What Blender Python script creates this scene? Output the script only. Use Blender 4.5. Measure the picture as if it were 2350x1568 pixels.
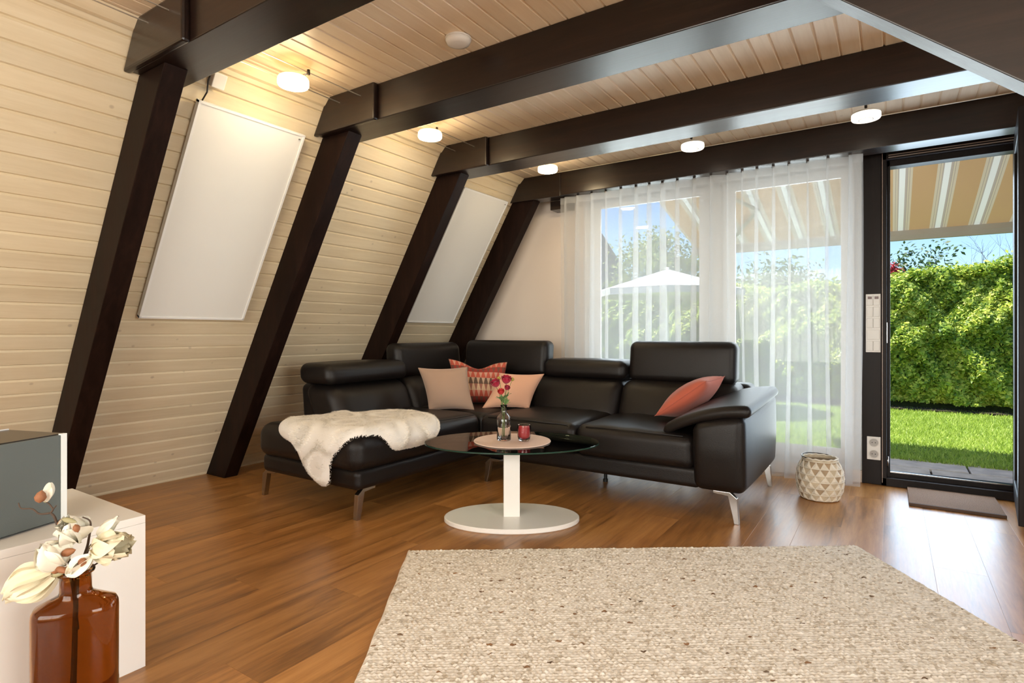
import bpy, bmesh, math, random
import numpy as np
from mathutils import Vector, Matrix

# ------------------------------------------------------------------ reset
for _o in list(bpy.data.objects):
    bpy.data.objects.remove(_o)
SC = bpy.context.scene
COL = SC.collection
random.seed(7)
RNG = np.random.default_rng(7)
PI = math.pi

# ------------------------------------------------------------------ camera
YAW = math.radians(33.4885)
cam_d = bpy.data.cameras.new('camera')
cam_d.sensor_width = 36.0
cam_d.lens = 1315.0 / 2350.0 * 36.0
cam_d.shift_y = -20.0 / 2350.0
cam_d.clip_start = 0.02
cam_d.clip_end = 300
cam = bpy.data.objects.new('camera', cam_d)
cam.location = (0, 0, 1.05)
cam.rotation_euler = (PI / 2, 0, YAW)
COL.objects.link(cam)
SC.camera = cam

# ------------------------------------------------------------------ world / sun / exposure
SC.view_settings.view_transform = 'Standard'
SC.view_settings.look = 'None'
SC.view_settings.gamma = 1.0
SC.view_settings.use_curve_mapping = False
SC.view_settings.exposure = 0.40
world = bpy.data.worlds.new('sky')
SC.world = world
world.use_nodes = True
wn = world.node_tree.nodes
wl = world.node_tree.links
wn.clear()
w_out = wn.new('ShaderNodeOutputWorld')
w_bg = wn.new('ShaderNodeBackground')
w_sky = wn.new('ShaderNodeTexSky')
w_sky.sky_type = 'NISHITA'
w_sky.sun_disc = False
w_sky.sun_elevation = math.radians(56)
w_sky.sun_rotation = math.radians(-115)
w_sky.air_density = 1.0
w_sky.dust_density = 0.4
w_sky.ozone_density = 1.6
w_bg.inputs['Strength'].default_value = 0.16
w_tint = wn.new('ShaderNodeMix'); w_tint.data_type = 'RGBA'; w_tint.blend_type = 'MULTIPLY'
w_tint.inputs['Factor'].default_value = 1.0
w_tint.inputs[7].default_value = (0.80, 0.92, 1.12, 1)
wl.new(w_sky.outputs[0], w_tint.inputs[6])
wl.new(w_tint.outputs[2], w_bg.inputs['Color'])
wl.new(w_bg.outputs[0], w_out.inputs['Surface'])

sun_d = bpy.data.lights.new('sun', 'SUN')
sun_d.energy = 7.2
sun_d.angle = math.radians(0.6)
sun_d.color = (1.0, 0.95, 0.86)
sun = bpy.data.objects.new('sun', sun_d)
_sd = Vector((0.66, 0.07, -1.0)).normalized()      # direction the sunlight travels
sun.rotation_euler = _sd.to_track_quat('-Z', 'Y').to_euler()
sun.location = (-8, 2, 12)
COL.objects.link(sun)


def area(name, loc, size, direction, power, color):
    d = bpy.data.lights.new(name, 'AREA')
    d.shape = 'RECTANGLE'
    d.size, d.size_y = size
    d.energy = power
    d.color = color
    o = bpy.data.objects.new(name, d)
    o.location = loc
    o.rotation_euler = Vector(direction).to_track_quat('-Z', 'Y').to_euler()
    COL.objects.link(o)
    return o


# added fill lights for the room, set at the made-up windows out of view
area('fill_behind_camera', (-0.6, -2.9, 1.35), (4.0, 1.9), (0, 1, -0.42), 158, (1.0, 0.93, 0.82))
area('fill_right_side', (3.35, 0.6, 1.35), (2.4, 1.7), (-1, 0.15, -0.40), 115, (1.0, 0.95, 0.88))
# daylight arriving at the garden window and the open door
area('daylight_garden_window', (-1.2, 4.95, 1.2), (2.1, 1.9), (0, -1, 0.22), 66, (0.86, 0.93, 1.0))
area('daylight_garden_door', (0.31, 4.95, 1.1), (0.6, 2.0), (-0.2, -1, 0.12), 19, (0.66, 0.82, 1.0))

try:
    SC.cycles.transparent_max_bounces = 24
    SC.cycles.max_bounces = 8
    SC.cycles.use_adaptive_sampling = True
    SC.cycles.adaptive_threshold = 0.08
    SC.cycles.adaptive_min_samples = 16
    SC.cycles.sample_clamp_indirect = 6.0
except Exception:
    pass

# ------------------------------------------------------------------ mesh helpers
ORG = {}


class MB:
    def __init__(self):
        self.v = []
        self.f = []

    def add(self, V, F):
        o = len(self.v)
        self.v.extend([tuple(map(float, p)) for p in V])
        self.f.extend([tuple(i + o for i in q) for q in F])
        return self

    def box(self, x0, x1, y0, y1, z0, z1):
        V = [(x, y, z) for z in (z0, z1) for y in (y0, y1) for x in (x0, x1)]
        F = [(0, 2, 3, 1), (4, 5, 7, 6), (0, 1, 5, 4), (2, 6, 7, 3), (0, 4, 6, 2), (1, 3, 7, 5)]
        return self.add(V, F)

    def obox(self, c, ax, ay, az, h):
        c, ax, ay, az = map(np.array, (c, ax, ay, az))
        V = [c + ax * h[0] * i + ay * h[1] * j + az * h[2] * k for k in (-1, 1) for j in (-1, 1) for i in (-1, 1)]
        F = [(0, 2, 3, 1), (4, 5, 7, 6), (0, 1, 5, 4), (2, 6, 7, 3), (0, 4, 6, 2), (1, 3, 7, 5)]
        return self.add(V, F)

    def prism(self, poly, axis, a0, a1):
        def mk(p, a):
            if axis == 'y':
                return (p[0], a, p[1])
            if axis == 'x':
                return (a, p[0], p[1])
            return (p[0], p[1], a)
        n = len(poly)
        V = [mk(p, a0) for p in poly] + [mk(p, a1) for p in poly]
        F = [tuple(range(n)), tuple(reversed(range(n, 2 * n)))]
        F += [((i + 1) % n, i, i + n, (i + 1) % n + n) for i in range(n)]
        return self.add(V, F)

    def tube(self, path, r, n=8, cap=True):
        P = [np.array(p, float) for p in path]
        rr = r if hasattr(r, '__len__') else [r] * len(P)
        rings = []
        up = None
        for i, p in enumerate(P):
            t = P[min(i + 1, len(P) - 1)] - P[max(i - 1, 0)]
            t = t / (np.linalg.norm(t) + 1e-12)
            if up is None:
                up = np.array([0, 0, 1.0]) if abs(t[2]) < 0.9 else np.array([1.0, 0, 0])
            s = np.cross(t, up); s /= (np.linalg.norm(s) + 1e-12)
            up = np.cross(s, t)
            rings.append([p + rr[i] * (math.cos(2 * PI * k / n) * s + math.sin(2 * PI * k / n) * up) for k in range(n)])
        V = [q for ring in rings for q in ring]
        F = []
        for i in range(len(P) - 1):
            for k in range(n):
                a, b = i * n + k, i * n + (k + 1) % n
                F.append((a, b, b + n, a + n))
        if cap:
            F.append(tuple(reversed(range(n))))
            F.append(tuple(range((len(P) - 1) * n, len(P) * n)))
        return self.add(V, F)

    def lathe(self, prof, c, n=32, sx=1.0, sy=1.0, rot=0.0, pw=2.0, closed=False):
        V, F = [], []
        cr, sr = math.cos(rot), math.sin(rot)
        for (r, z) in prof:
            for k in range(n):
                a = 2 * PI * k / n
                ca, sa = math.cos(a), math.sin(a)
                ex = math.copysign(abs(ca) ** (2 / pw), ca) * r * sx
                ey = math.copysign(abs(sa) ** (2 / pw), sa) * r * sy
                V.append((c[0] + cr * ex - sr * ey, c[1] + sr * ex + cr * ey, c[2] + z))
        m = len(prof)
        for i in range(m - 1 if not closed else m):
            j = (i + 1) % m
            for k in range(n):
                F.append((i * n + k, i * n + (k + 1) % n, j * n + (k + 1) % n, j * n + k))
        if not closed:
            if prof[0][0] > 1e-5:
                F.append(tuple(reversed(range(n))))
            if prof[-1][0] > 1e-5:
                F.append(tuple(range((m - 1) * n, m * n)))
        return self.add(V, F)

    def rbox(self, c, h, r, bulge=None, warp=None, rot=None, m=6, rs=4):
        """rounded box: centre c, half sizes h, edge radius r; bulge {'+z':amount}; warp(points)->points"""
        c = np.array(c, float); h = np.array(h, float)
        r = min(r, h.min() * 0.999)
        ax = []
        for i in range(3):
            s = [r * (1 - math.tan(PI / 4 * k / rs)) for k in range(rs + 1)]    # r .. 0
            lo = [-h[i] + r - math.tan(PI / 4 * (rs - k) / rs) * r for k in range(rs + 1)]
            inner = list(np.linspace(-(h[i] - r), h[i] - r, m + 1))[1:-1]
            hi = [-q for q in reversed(lo)]
            ax.append(np.array(lo + inner + hi))
        V, F = [], []
        for a in range(3):
            u, v = (a + 1) % 3, (a + 2) % 3
            for sgn in (-1, 1):
                base = len(V)
                nu, nv = len(ax[u]), len(ax[v])
                for iu in range(nu):
                    for iv in range(nv):
                        p = np.zeros(3); p[a] = sgn * h[a]; p[u] = ax[u][iu]; p[v] = ax[v][iv]
                        V.append(p)
                for iu in range(nu - 1):
                    for iv in range(nv - 1):
                        q = (base + iu * nv + iv, base + (iu + 1) * nv + iv, base + (iu + 1) * nv + iv + 1, base + iu * nv + iv + 1)
                        F.append(q if sgn > 0 else q[::-1])
        V = np.array(V)
        q = np.clip(V, -(h - r), h - r)
        d = V - q
        L = np.linalg.norm(d, axis=1, keepdims=True)
        V = q + r * d / np.maximum(L, 1e-9)
        if bulge:
            U = np.clip(np.abs(V) / h, 0, 1)
            add = np.zeros_like(V)
            for k, amt in bulge.items():
                a = 'xyz'.index(k[1]); sg = 1 if k[0] == '+' else -1
                u, v = (a + 1) % 3, (a + 2) % 3
                w = np.clip(sg * V[:, a] / h[a], 0, 1)
                add[:, a] += sg * amt * w * (1 - U[:, u] ** 2.4) ** 0.8 * (1 - U[:, v] ** 2.4) ** 0.8
            V = V + add
        if warp is not None:
            V = warp(V)
        if rot is not None:
            V = V @ np.array(rot).T
        V = V + c
        return self.add(V, F)


def make_mesh(name, V, F, bevel=0.0, merge=False, smooth=False):
    me = bpy.data.meshes.new(name)
    me.from_pydata([tuple(p) for p in V], [], F)
    if merge or bevel > 0:
        bm = bmesh.new(); bm.from_mesh(me)
        if merge:
            bmesh.ops.remove_doubles(bm, verts=bm.verts, dist=2e-5)
        if bevel > 0:
            bmesh.ops.recalc_face_normals(bm, faces=bm.faces)
            ed = [e for e in bm.edges if len(e.link_faces) == 2 and e.calc_face_angle(0) > 0.5]
            bmesh.ops.bevel(bm, geom=ed, offset=bevel, segments=2, profile=0.6, affect='EDGES')
        bmesh.ops.recalc_face_normals(bm, faces=bm.faces)
        bm.to_mesh(me); bm.free()
    if smooth:
        me.polygons.foreach_set('use_smooth', [True] * len(me.polygons))
    me.update()
    return me


def fast_mesh(name, V, F, smooth=False):
    """numpy arrays: V (n,3), F (m,k)"""
    me = bpy.data.meshes.new(name)
    V = np.ascontiguousarray(V, dtype=np.float32); F = np.ascontiguousarray(F, dtype=np.int32)
    m, k = F.shape
    me.vertices.add(len(V)); me.vertices.foreach_set('co', V.ravel())
    me.loops.add(m * k); me.loops.foreach_set('vertex_index', F.ravel())
    me.polygons.add(m)
    me.polygons.foreach_set('loop_start', np.arange(0, m * k, k, dtype=np.int32))
    if smooth:
        me.polygons.foreach_set('use_smooth', np.ones(m, dtype=bool))
    me.update(calc_edges=True)
    me.validate()
    return me


def tag(o, label=None, cat=None, group=None, kind=None):
    if label: o['label'] = label
    if cat: o['category'] = cat
    if group: o['group'] = group
    if kind: o['kind'] = kind
    return o


def thing(name, label, cat, loc=(0, 0, 0), group=None, kind=None):
    o = bpy.data.objects.new(name, None)
    o.empty_display_size = 0.05
    o.location = loc
    COL.objects.link(o)
    ORG[o.name] = np.array(loc, float)
    return tag(o, label, cat, group, kind)


def link(name, me, mat, parent=None, loc=None, label=None, kind=None):
    o = bpy.data.objects.new(name, me)
    if mat is not None and len(me.materials) == 0:
        me.materials.append(mat)
    COL.objects.link(o)
    if parent is not None:
        o.parent = parent
    if loc is not None:
        o.location = loc
    if label: o['label'] = label
    if kind: o['kind'] = kind
    return o


def part(name, mb, mat, parent, bevel=0.0, merge=False, smooth=False, label=None, kind=None):
    """mesh child whose vertices were given in world space"""
    org = ORG[parent.name]
    V = np.array(mb.v) - org
    me = make_mesh(name, V, mb.f, bevel, merge, smooth)
    o = link(name, me, mat, parent, None, label, kind)
    ORG[o.name] = org
    return o


def solo(name, mb, mat, loc, label, cat, group=None, kind=None, bevel=0.0, merge=False, smooth=False):
    """top-level one-mesh thing"""
    V = np.array(mb.v) - np.array(loc)
    o = link(name, make_mesh(name, V, mb.f, bevel, merge, smooth), mat, None, loc)
    ORG[o.name] = np.array(loc, float)
    return tag(o, label, cat, group, kind)


# ------------------------------------------------------------------ materials
def new_mat(name):
    m = bpy.data.materials.new(name)
    m.use_nodes = True
    nt = m.node_tree
    nt.nodes.clear()
    out = nt.nodes.new('ShaderNodeOutputMaterial')
    return m, nt, out


def N(nt, t, **kw):
    n = nt.nodes.new(t)
    for k, v in kw.items():
        if k in n.inputs:
            n.inputs[k].default_value = v
        else:
            setattr(n, k, v)
    return n


def ramp(nt, stops):
    r = nt.nodes.new('ShaderNodeValToRGB')
    e = r.color_ramp.elements
    while len(e) > 1:
        e.remove(e[-1])
    e[0].position = stops[0][0]; e[0].color = (*stops[0][1], 1)
    for p, c in stops[1:]:
        x = e.new(p); x.color = (*c, 1)
    return r


def plain(name, col, rough=0.5, metal=0.0, spec=0.5, bump=0.0, bscale=80, coat=0.0, var=0.0, sheen=0.0, sss=0.0):
    m, nt, out = new_mat(name)
    b = N(nt, 'ShaderNodeBsdfPrincipled')
    b.inputs['Base Color'].default_value = (*col, 1)
    b.inputs['Roughness'].default_value = rough
    b.inputs['Metallic'].default_value = metal
    b.inputs['Specular IOR Level'].default_value = spec
    b.inputs['Coat Weight'].default_value = coat
    b.inputs['Sheen Weight'].default_value = sheen
    if bump or var:
        tc = N(nt, 'ShaderNodeTexCoord')
        nz = N(nt, 'ShaderNodeTexNoise', Scale=bscale, Detail=5.0)
        nt.links.new(tc.outputs['Object'], nz.inputs['Vector'])
        if bump:
            bp = N(nt, 'ShaderNodeBump', Strength=bump, Distance=0.004)
            nt.links.new(nz.outputs['Fac'], bp.inputs['Height'])
            nt.links.new(bp.outputs[0], b.inputs['Normal'])
        if var:
            rp = ramp(nt, [(0.3, tuple(c * (1 - var) for c in col)), (0.7, tuple(min(1, c * (1 + var)) for c in col))])
            nt.links.new(nz.outputs['Fac'], rp.inputs[0])
            nt.links.new(rp.outputs[0], b.inputs['Base Color'])
    nt.links.new(b.outputs[0], out.inputs['Surface'])
    return m


def wood(name, cols, grain=(1, 14, 14), rough=0.5, coat=0.0, knots=None, bump=0.15, rnd=0.12, scale=1.6, rough_var=0.1, spec=0.5, fine=0.35, coat_rough=None):
    """cols = list of 3 colours dark..light; grain = vector scale (small along the grain)"""
    m, nt, out = new_mat(name)
    L = nt.links.new
    tc = N(nt, 'ShaderNodeTexCoord')
    oi = N(nt, 'ShaderNodeObjectInfo')
    off = N(nt, 'ShaderNodeVectorMath', operation='SCALE'); off.inputs[0].default_value = (13.7, 7.3, 19.1)
    L(oi.outputs['Random'], off.inputs['Scale'])
    add = N(nt, 'ShaderNodeVectorMath', operation='ADD')
    L(tc.outputs['Object'], add.inputs[0]); L(off.outputs[0], add.inputs[1])
    mp = N(nt, 'ShaderNodeMapping'); mp.inputs['Scale'].default_value = grain
    L(add.outputs[0], mp.inputs['Vector'])
    n1 = N(nt, 'ShaderNodeTexNoise', Scale=scale, Detail=6.0, Roughness=0.6, Distortion=0.7)
    L(mp.outputs[0], n1.inputs['Vector'])
    mp2 = N(nt, 'ShaderNodeMapping'); mp2.inputs['Scale'].default_value = tuple(g * 5 for g in grain)
    L(add.outputs[0], mp2.inputs['Vector'])
    n2 = N(nt, 'ShaderNodeTexNoise', Scale=scale, Detail=4.0, Roughness=0.7)
    L(mp2.outputs[0], n2.inputs['Vector'])
    mx = N(nt, 'ShaderNodeMix'); mx.data_type = 'FLOAT'; mx.inputs['Factor'].default_value = fine
    L(n1.outputs['Fac'], mx.inputs[2]); L(n2.outputs['Fac'], mx.inputs[3])
    rp = ramp(nt, [(0.28, cols[0]), (0.5, cols[1]), (0.72, cols[2])])
    L(mx.outputs[0], rp.inputs[0])
    # per piece brightness
    mr = N(nt, 'ShaderNodeMapRange'); mr.inputs['To Min'].default_value = 1 - rnd; mr.inputs['To Max'].default_value = 1 + rnd
    L(oi.outputs['Random'], mr.inputs['Value'])
    sc = N(nt, 'ShaderNodeVectorMath', operation='SCALE')
    L(rp.outputs[0], sc.inputs[0]); L(mr.outputs[0], sc.inputs['Scale'])
    colsock = sc.outputs[0]
    if knots:
        mk = N(nt, 'ShaderNodeMapping'); mk.inputs['Scale'].default_value = knots['scale']
        L(add.outputs[0], mk.inputs['Vector'])
        vo = N(nt, 'ShaderNodeTexVoronoi', Scale=1.0)
        L(mk.outputs[0], vo.inputs['Vector'])
        kr = ramp(nt, [(0.0, (1, 1, 1)), (knots['size'], (0.75, 0.75, 0.75)), (knots['size'] * 1.8, (0, 0, 0))])
        L(vo.outputs['Distance'], kr.inputs[0])
        km = N(nt, 'ShaderNodeMix'); km.data_type = 'RGBA'
        kf = N(nt, 'ShaderNodeMath', operation='MULTIPLY'); kf.inputs[1].default_value = knots.get('amt', 0.6)
        L(kr.outputs[0], kf.inputs[0]); L(kf.outputs[0], km.inputs['Factor'])
        L(colsock, km.inputs[6]); km.inputs[7].default_value = (*knots['col'], 1)
        colsock = km.outputs[2]
    b = N(nt, 'ShaderNodeBsdfPrincipled')
    b.inputs['Specular IOR Level'].default_value = spec
    b.inputs['Coat Weight'].default_value = coat
    b.inputs['Coat Roughness'].default_value = coat_rough if coat_rough else rough * 0.6
    L(colsock, b.inputs['Base Color'])
    rr = N(nt, 'ShaderNodeMapRange'); rr.inputs['To Min'].default_value = rough - rough_var; rr.inputs['To Max'].default_value = rough + rough_var
    L(n1.outputs['Fac'], rr.inputs['Value']); L(rr.outputs[0], b.inputs['Roughness'])
    bp = N(nt, 'ShaderNodeBump', Strength=bump, Distance=0.002)
    L(mx.outputs[0], bp.inputs['Height']); L(bp.outputs[0], b.inputs['Normal'])
    L(b.outputs[0], out.inputs['Surface'])
    return m


def pane_mat(name, tint=(0.96, 0.98, 0.97), ior=1.45, rough=0.0):
    m, nt, out = new_mat(name)
    fr = N(nt, 'ShaderNodeFresnel', IOR=ior)
    tr = N(nt, 'ShaderNodeBsdfTransparent'); tr.inputs['Color'].default_value = (*tint, 1)
    gl = N(nt, 'ShaderNodeBsdfGlossy', Roughness=rough)
    mx = N(nt, 'ShaderNodeMixShader')
    nt.links.new(fr.outputs[0], mx.inputs[0]); nt.links.new(tr.outputs[0], mx.inputs[1]); nt.links.new(gl.outputs[0], mx.inputs[2])
    nt.links.new(mx.outputs[0], out.inputs['Surface'])
    return m


def glass_mat(name, col, rough=0.0, ior=1.45):
    m, nt, out = new_mat(name)
    b = N(nt, 'ShaderNodeBsdfPrincipled')
    b.inputs['Base Color'].default_value = (*col, 1)
    b.inputs['Roughness'].default_value = rough
    b.inputs['IOR'].default_value = ior
    b.inputs['Transmission Weight'].default_value = 1.0
    nt.links.new(b.outputs[0], out.inputs['Surface'])
    return m


def leaf_mat(name, cols, trans=0.35, scale=3.0, rough=0.5):
    m, nt, out = new_mat(name)
    L = nt.links.new
    tc = N(nt, 'ShaderNodeTexCoord')
    gi = N(nt, 'ShaderNodeNewGeometry')
    nz = N(nt, 'ShaderNodeTexNoise', Scale=scale, Detail=3.0)
    L(tc.outputs['Object'], nz.inputs['Vector'])
    mx = N(nt, 'ShaderNodeMix'); mx.data_type = 'FLOAT'; mx.inputs['Factor'].default_value = 0.45
    L(nz.outputs['Fac'], mx.inputs[2]); L(gi.outputs['Random Per Island'], mx.inputs[3])
    rp = ramp(nt, [(0.25, cols[0]), (0.5, cols[1]), (0.78, cols[2])])
    L(mx.outputs[0], rp.inputs[0])
    d = N(nt, 'ShaderNodeBsdfPrincipled', Roughness=rough)
    L(rp.outputs[0], d.inputs['Base Color'])
    t = N(nt, 'ShaderNodeBsdfTranslucent'); L(rp.outputs[0], t.inputs['Color'])
    ms = N(nt, 'ShaderNodeMixShader'); ms.inputs[0].default_value = trans
    L(d.outputs[0], ms.inputs[1]); L(t.outputs[0], ms.inputs[2])
    L(ms.outputs[0], out.inputs['Surface'])
    return m


M = {}
pine_cols = [(0.655, 0.535, 0.355), (0.73, 0.615, 0.425), (0.79, 0.68, 0.495)]
M['pine_wall'] = wood('pine_wall', pine_cols, grain=(9, 0.7, 9), rough=0.45, rnd=0.06, bump=0.08,
                      knots=dict(scale=(8, 7, 8), size=0.05, col=(0.42, 0.32, 0.22), amt=0.6))
M['pine_ceiling'] = wood('pine_ceiling', [(0.72, 0.57, 0.40), (0.80, 0.655, 0.48), (0.86, 0.73, 0.56)], grain=(9, 0.7, 9), rough=0.4, rnd=0.05, bump=0.06,
                         knots=dict(scale=(7, 6, 7), size=0.045, col=(0.50, 0.37, 0.25), amt=0.5))
dk = [(0.0055, 0.0024, 0.0017), (0.0115, 0.0050, 0.0034), (0.022, 0.0094, 0.0060)]
M['beam_x'] = wood('beam_x', dk, grain=(0.8, 10, 10), rough=0.42, rnd=0.1, bump=0.30, spec=0.10, coat=0.85, coat_rough=0.27,
                   knots=dict(scale=(1.6, 4, 4), size=0.10, col=(0.007, 0.004, 0.004), amt=0.9))
M['rafter'] = wood('rafter', dk, grain=(6, 10, 0.9), rough=0.5, rnd=0.1, bump=0.25, spec=0.10)
M['dark_frame'] = wood('dark_frame', [(0.007, 0.0042, 0.0038), (0.0105, 0.0064, 0.0056), (0.016, 0.0098, 0.0084)], grain=(12, 12, 0.7), rough=0.45, rnd=0.05, spec=0.2)
M['floor'] = wood('floor', [(0.11, 0.040, 0.010), (0.39, 0.172, 0.046), (0.57, 0.285, 0.092)], grain=(7, 0.55, 7), rough=0.34, coat=0.2, coat_rough=0.28, rnd=0.14, bump=0.06, scale=1.7,
                  knots=dict(scale=(5, 0.9, 5), size=0.07, col=(0.08, 0.028, 0.010), amt=0.6))
M['leather'] = plain('leather', (0.0085, 0.0062, 0.0056), rough=0.41, bump=0.25, bscale=260, spec=0.32)
M['leather_edge'] = plain('leather_edge', (0.009, 0.007, 0.0065), rough=0.5)
M['chrome'] = plain('chrome', (0.45, 0.43, 0.41), rough=0.22, metal=1.0)
M['dark_metal'] = plain('dark_metal', (0.05, 0.04, 0.035), rough=0.3, metal=0.8)
M['white_lacquer'] = plain('white_lacquer', (0.88, 0.85, 0.80), rough=0.3)
M['white_metal'] = plain('white_metal', (0.80, 0.79, 0.76), rough=0.45)
M['panel_edge'] = plain('panel_edge', (0.86, 0.86, 0.85), rough=0.3)
M['white_plastic'] = plain('white_plastic', (0.80, 0.78, 0.75), rough=0.35)
M['pvc'] = plain('pvc', (0.78, 0.79, 0.79), rough=0.35)
M['plaster'] = plain('plaster', (0.76, 0.66, 0.58), rough=0.85, bump=0.1, bscale=60)
M['black'] = plain('black', (0.006, 0.006, 0.006), rough=0.4)
M['pane'] = pane_mat('pane')
M['table_glass'] = pane_mat('table_glass', (0.80, 0.90, 0.85), ior=1.5)
M['glass_edge'] = glass_mat('glass_edge', (0.25, 0.62, 0.45), 0.02)
M['clear_glass'] = glass_mat('clear_glass', (0.97, 0.95, 0.94), 0.0)
M['amber_glass'] = glass_mat('amber_glass', (0.47, 0.215, 0.055), 0.0, 1.4)

# ------------------------------------------------------------------ room constants
TAN = 0.59                      # the left roof slope: x = XW + TAN*z
XW = -4.25
ZC = 2.45                       # board ceiling
ZB = 2.25                       # underside of the tie beams
YB, YF = -2.8, 4.71             # back wall / garden wall inner faces
XR = 3.2
SL = math.sqrt(1 + TAN * TAN)
SU = np.array([TAN, 0, 1.0]) / SL        # up the slope
SN = np.array([1.0, 0, -TAN]) / SL       # into the room


def slope(s, off, y):
    p = np.array([XW, y, 0.0]) + SU * s + SN * off
    return (p[0], p[1], p[2])


# ------------------------------------------------------------------ floor (planks laid along the room)
floor = thing('floor', 'warm brown wood plank floor of the living room', 'floor', (0, 0, 0), kind='structure')
sub = MB().box(-4.6, XR, YB, YF + 0.1, -0.12, -0.0125)
part('subfloor', sub, plain('subfloor', (0.05, 0.025, 0.012), 0.8), floor)
PW, PL = 0.192, 1.28
plank_cache = {}


def plank_mesh(length):
    key = round(length, 3)
    if key not in plank_cache:
        mb_ = MB().box(0, PW - 0.0002, 0, length - 0.0002, -0.012, 0.0)
        plank_cache[key] = make_mesh('plank', np.array(mb_.v), mb_.f, bevel=0.0006)
        plank_cache[key].materials.append(M['floor'])
    return plank_cache[key]


i = 0
x = -4.45
while x < XR - 0.05:
    y = YB - ((i * 0.43) % 1.0) * PL
    while y < YF - 0.02:
        ya, yb_ = max(y, YB), min(y + PL, YF)
        if yb_ - ya > 0.03:
            link('plank', plank_mesh(yb_ - ya), None, floor, (x, ya, 0))
        y += PL
    x += PW
    i += 1

# ------------------------------------------------------------------ left sloping wall and ceiling, boarded
BW = 0.0913


def board_profile(w, g=0.0095, t=0.020):
    return [(0, -t), (0, -g), (g * 0.9, 0), (w - g * 0.9, 0), (w, -g), (w, -t)]


wall_left = thing('wall_left', 'sloping wall of pale whitewashed horizontal pine boards', 'wall', (0, 0, 0), kind='structure')
V, F = [], []
pr = board_profile(BW)
for yy in (YB, YF):
    for (s, off) in pr:
        V.append(SU * s + SN * off + np.array([0, yy, 0]))
n = len(pr)
F = [tuple(range(n)), tuple(reversed(range(n, 2 * n)))] + [((k + 1) % n, k, k + n, (k + 1) % n + n) for k in range(n)]
wb_me = make_mesh('wall_board', V, F, merge=True)
wb_me.materials.append(M['pine_wall'])
s = 0.093 * SL - 2 * BW
while s < ZC * SL + 0.02:
    p = SU * s
    link('board', wb_me, None, wall_left, (XW + p[0], 0, p[2]))
    s += BW
bk = MB().prism([slope(-0.15, -0.02, 0)[::2], slope(-0.15, -0.08, 0)[::2], slope(ZC * SL + 0.1, -0.08, 0)[::2], slope(ZC * SL + 0.1, -0.02, 0)[::2]], 'y', YB, YF + 0.1)
part('roof_backing', bk, plain('roof_backing', (0.2, 0.15, 0.1), 0.9), wall_left)

ceiling = thing('ceiling', 'pale pine board ceiling between the dark beams', 'ceiling', (0, 0, ZC), kind='structure')
V = []
for yy in (YB, YF):
    for (s, off) in board_profile(0.0905, 0.008):
        V.append((s, yy, -off))
cb_me = make_mesh('ceiling_board', V, F, merge=True)
cb_me.materials.append(M['pine_ceiling'])
x = XW + TAN * ZC - 0.03
while x < XR:
    link('board', cb_me, None, ceiling, (x, 0, 0))
    x += 0.0905
part('ceiling_backing', MB().box(XW + TAN * ZC - 0.1, XR + 0.1, YB - 0.1, YF + 0.12, ZC + 0.02, ZC + 0.1), M['plaster'], ceiling)
# slim cove strip where the slope meets the ceiling
tr = MB().prism([(XW + TAN * 2.40 + 0.003, 2.40), (XW + TAN * 2.40 + 0.022, 2.405), (XW + TAN * ZC + 0.035, ZC - 0.002), (XW + TAN * ZC, ZC)], 'y', YB, YF)
solo('trim_1', tr, M['pine_wall'], (XW + TAN * 2.42, 1.0, 2.42), 'slim pine strip covering the joint of sloping wall and ceiling', 'trim', kind='structure')

# back and right walls (behind and beside the camera) with unseen windows added for the fill lights
wbk = MB()
wbk.box(-4.6, -2.7, YB - 0.14, YB, -0.1, 2.6).box(1.5, XR + 0.1, YB - 0.14, YB, -0.1, 2.6).box(-2.7, 1.5, YB - 0.14, YB, -0.1, 0.35).box(-2.7, 1.5, YB - 0.14, YB, 2.32, 2.6)
solo('wall_back', wbk, M['plaster'], (0, YB, 0), 'plain cream wall opposite the curtained window', 'wall', kind='structure')
wrt = MB()
wrt.box(XR, XR + 0.14, YB, -0.7, -0.1, 2.6).box(XR, XR + 0.14, 1.9, YF + 0.1, -0.1, 2.6).box(XR, XR + 0.14, -0.7, 1.9, -0.1, 0.4).box(XR, XR + 0.14, -0.7, 1.9, 2.3, 2.6)
solo('wall_right', wrt, M['plaster'], (XR, 0, 0), 'plain cream side wall opposite the sloping board wall', 'wall', kind='structure')


def simple_window(name, label, mb_frame, mb_pane, loc):
    t = thing(name, label, 'window', loc, kind='structure')
    part('window_frame', mb_frame, M['pvc'], t)
    part('pane', mb_pane, M['pane'], t)
    return t


f_ = MB()
for a in (-2.7, -1.33, 0.05, 1.43):
    f_.box(a, a + 0.07, YB - 0.1, YB - 0.03, 0.35, 2.32)
f_.box(-2.7, 1.5, YB - 0.1, YB - 0.03, 0.35, 0.42).box(-2.7, 1.5, YB - 0.1, YB - 0.03, 2.25, 2.32)
simple_window('added_window_2', 'added unseen wide white framed window in the wall opposite the curtain', f_, MB().box(-2.66, 1.46, YB - 0.07, YB - 0.064, 0.39, 2.29), (-0.6, YB, 0.35))
f_ = MB()
for a in (-0.7, 0.565, 1.83):
    f_.box(XR + 0.03, XR + 0.1, a, a + 0.07, 0.4, 2.3)
f_.box(XR + 0.03, XR + 0.1, -0.7, 1.9, 0.4, 0.47).box(XR + 0.03, XR + 0.1, -0.7, 1.9, 2.23, 2.3)
simple_window('added_window_3', 'added unseen white framed window in the side wall', f_, MB().box(XR + 0.06, XR + 0.066, -0.66, 1.86, 0.44, 2.26), (XR, 0.6, 0.4))

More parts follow.
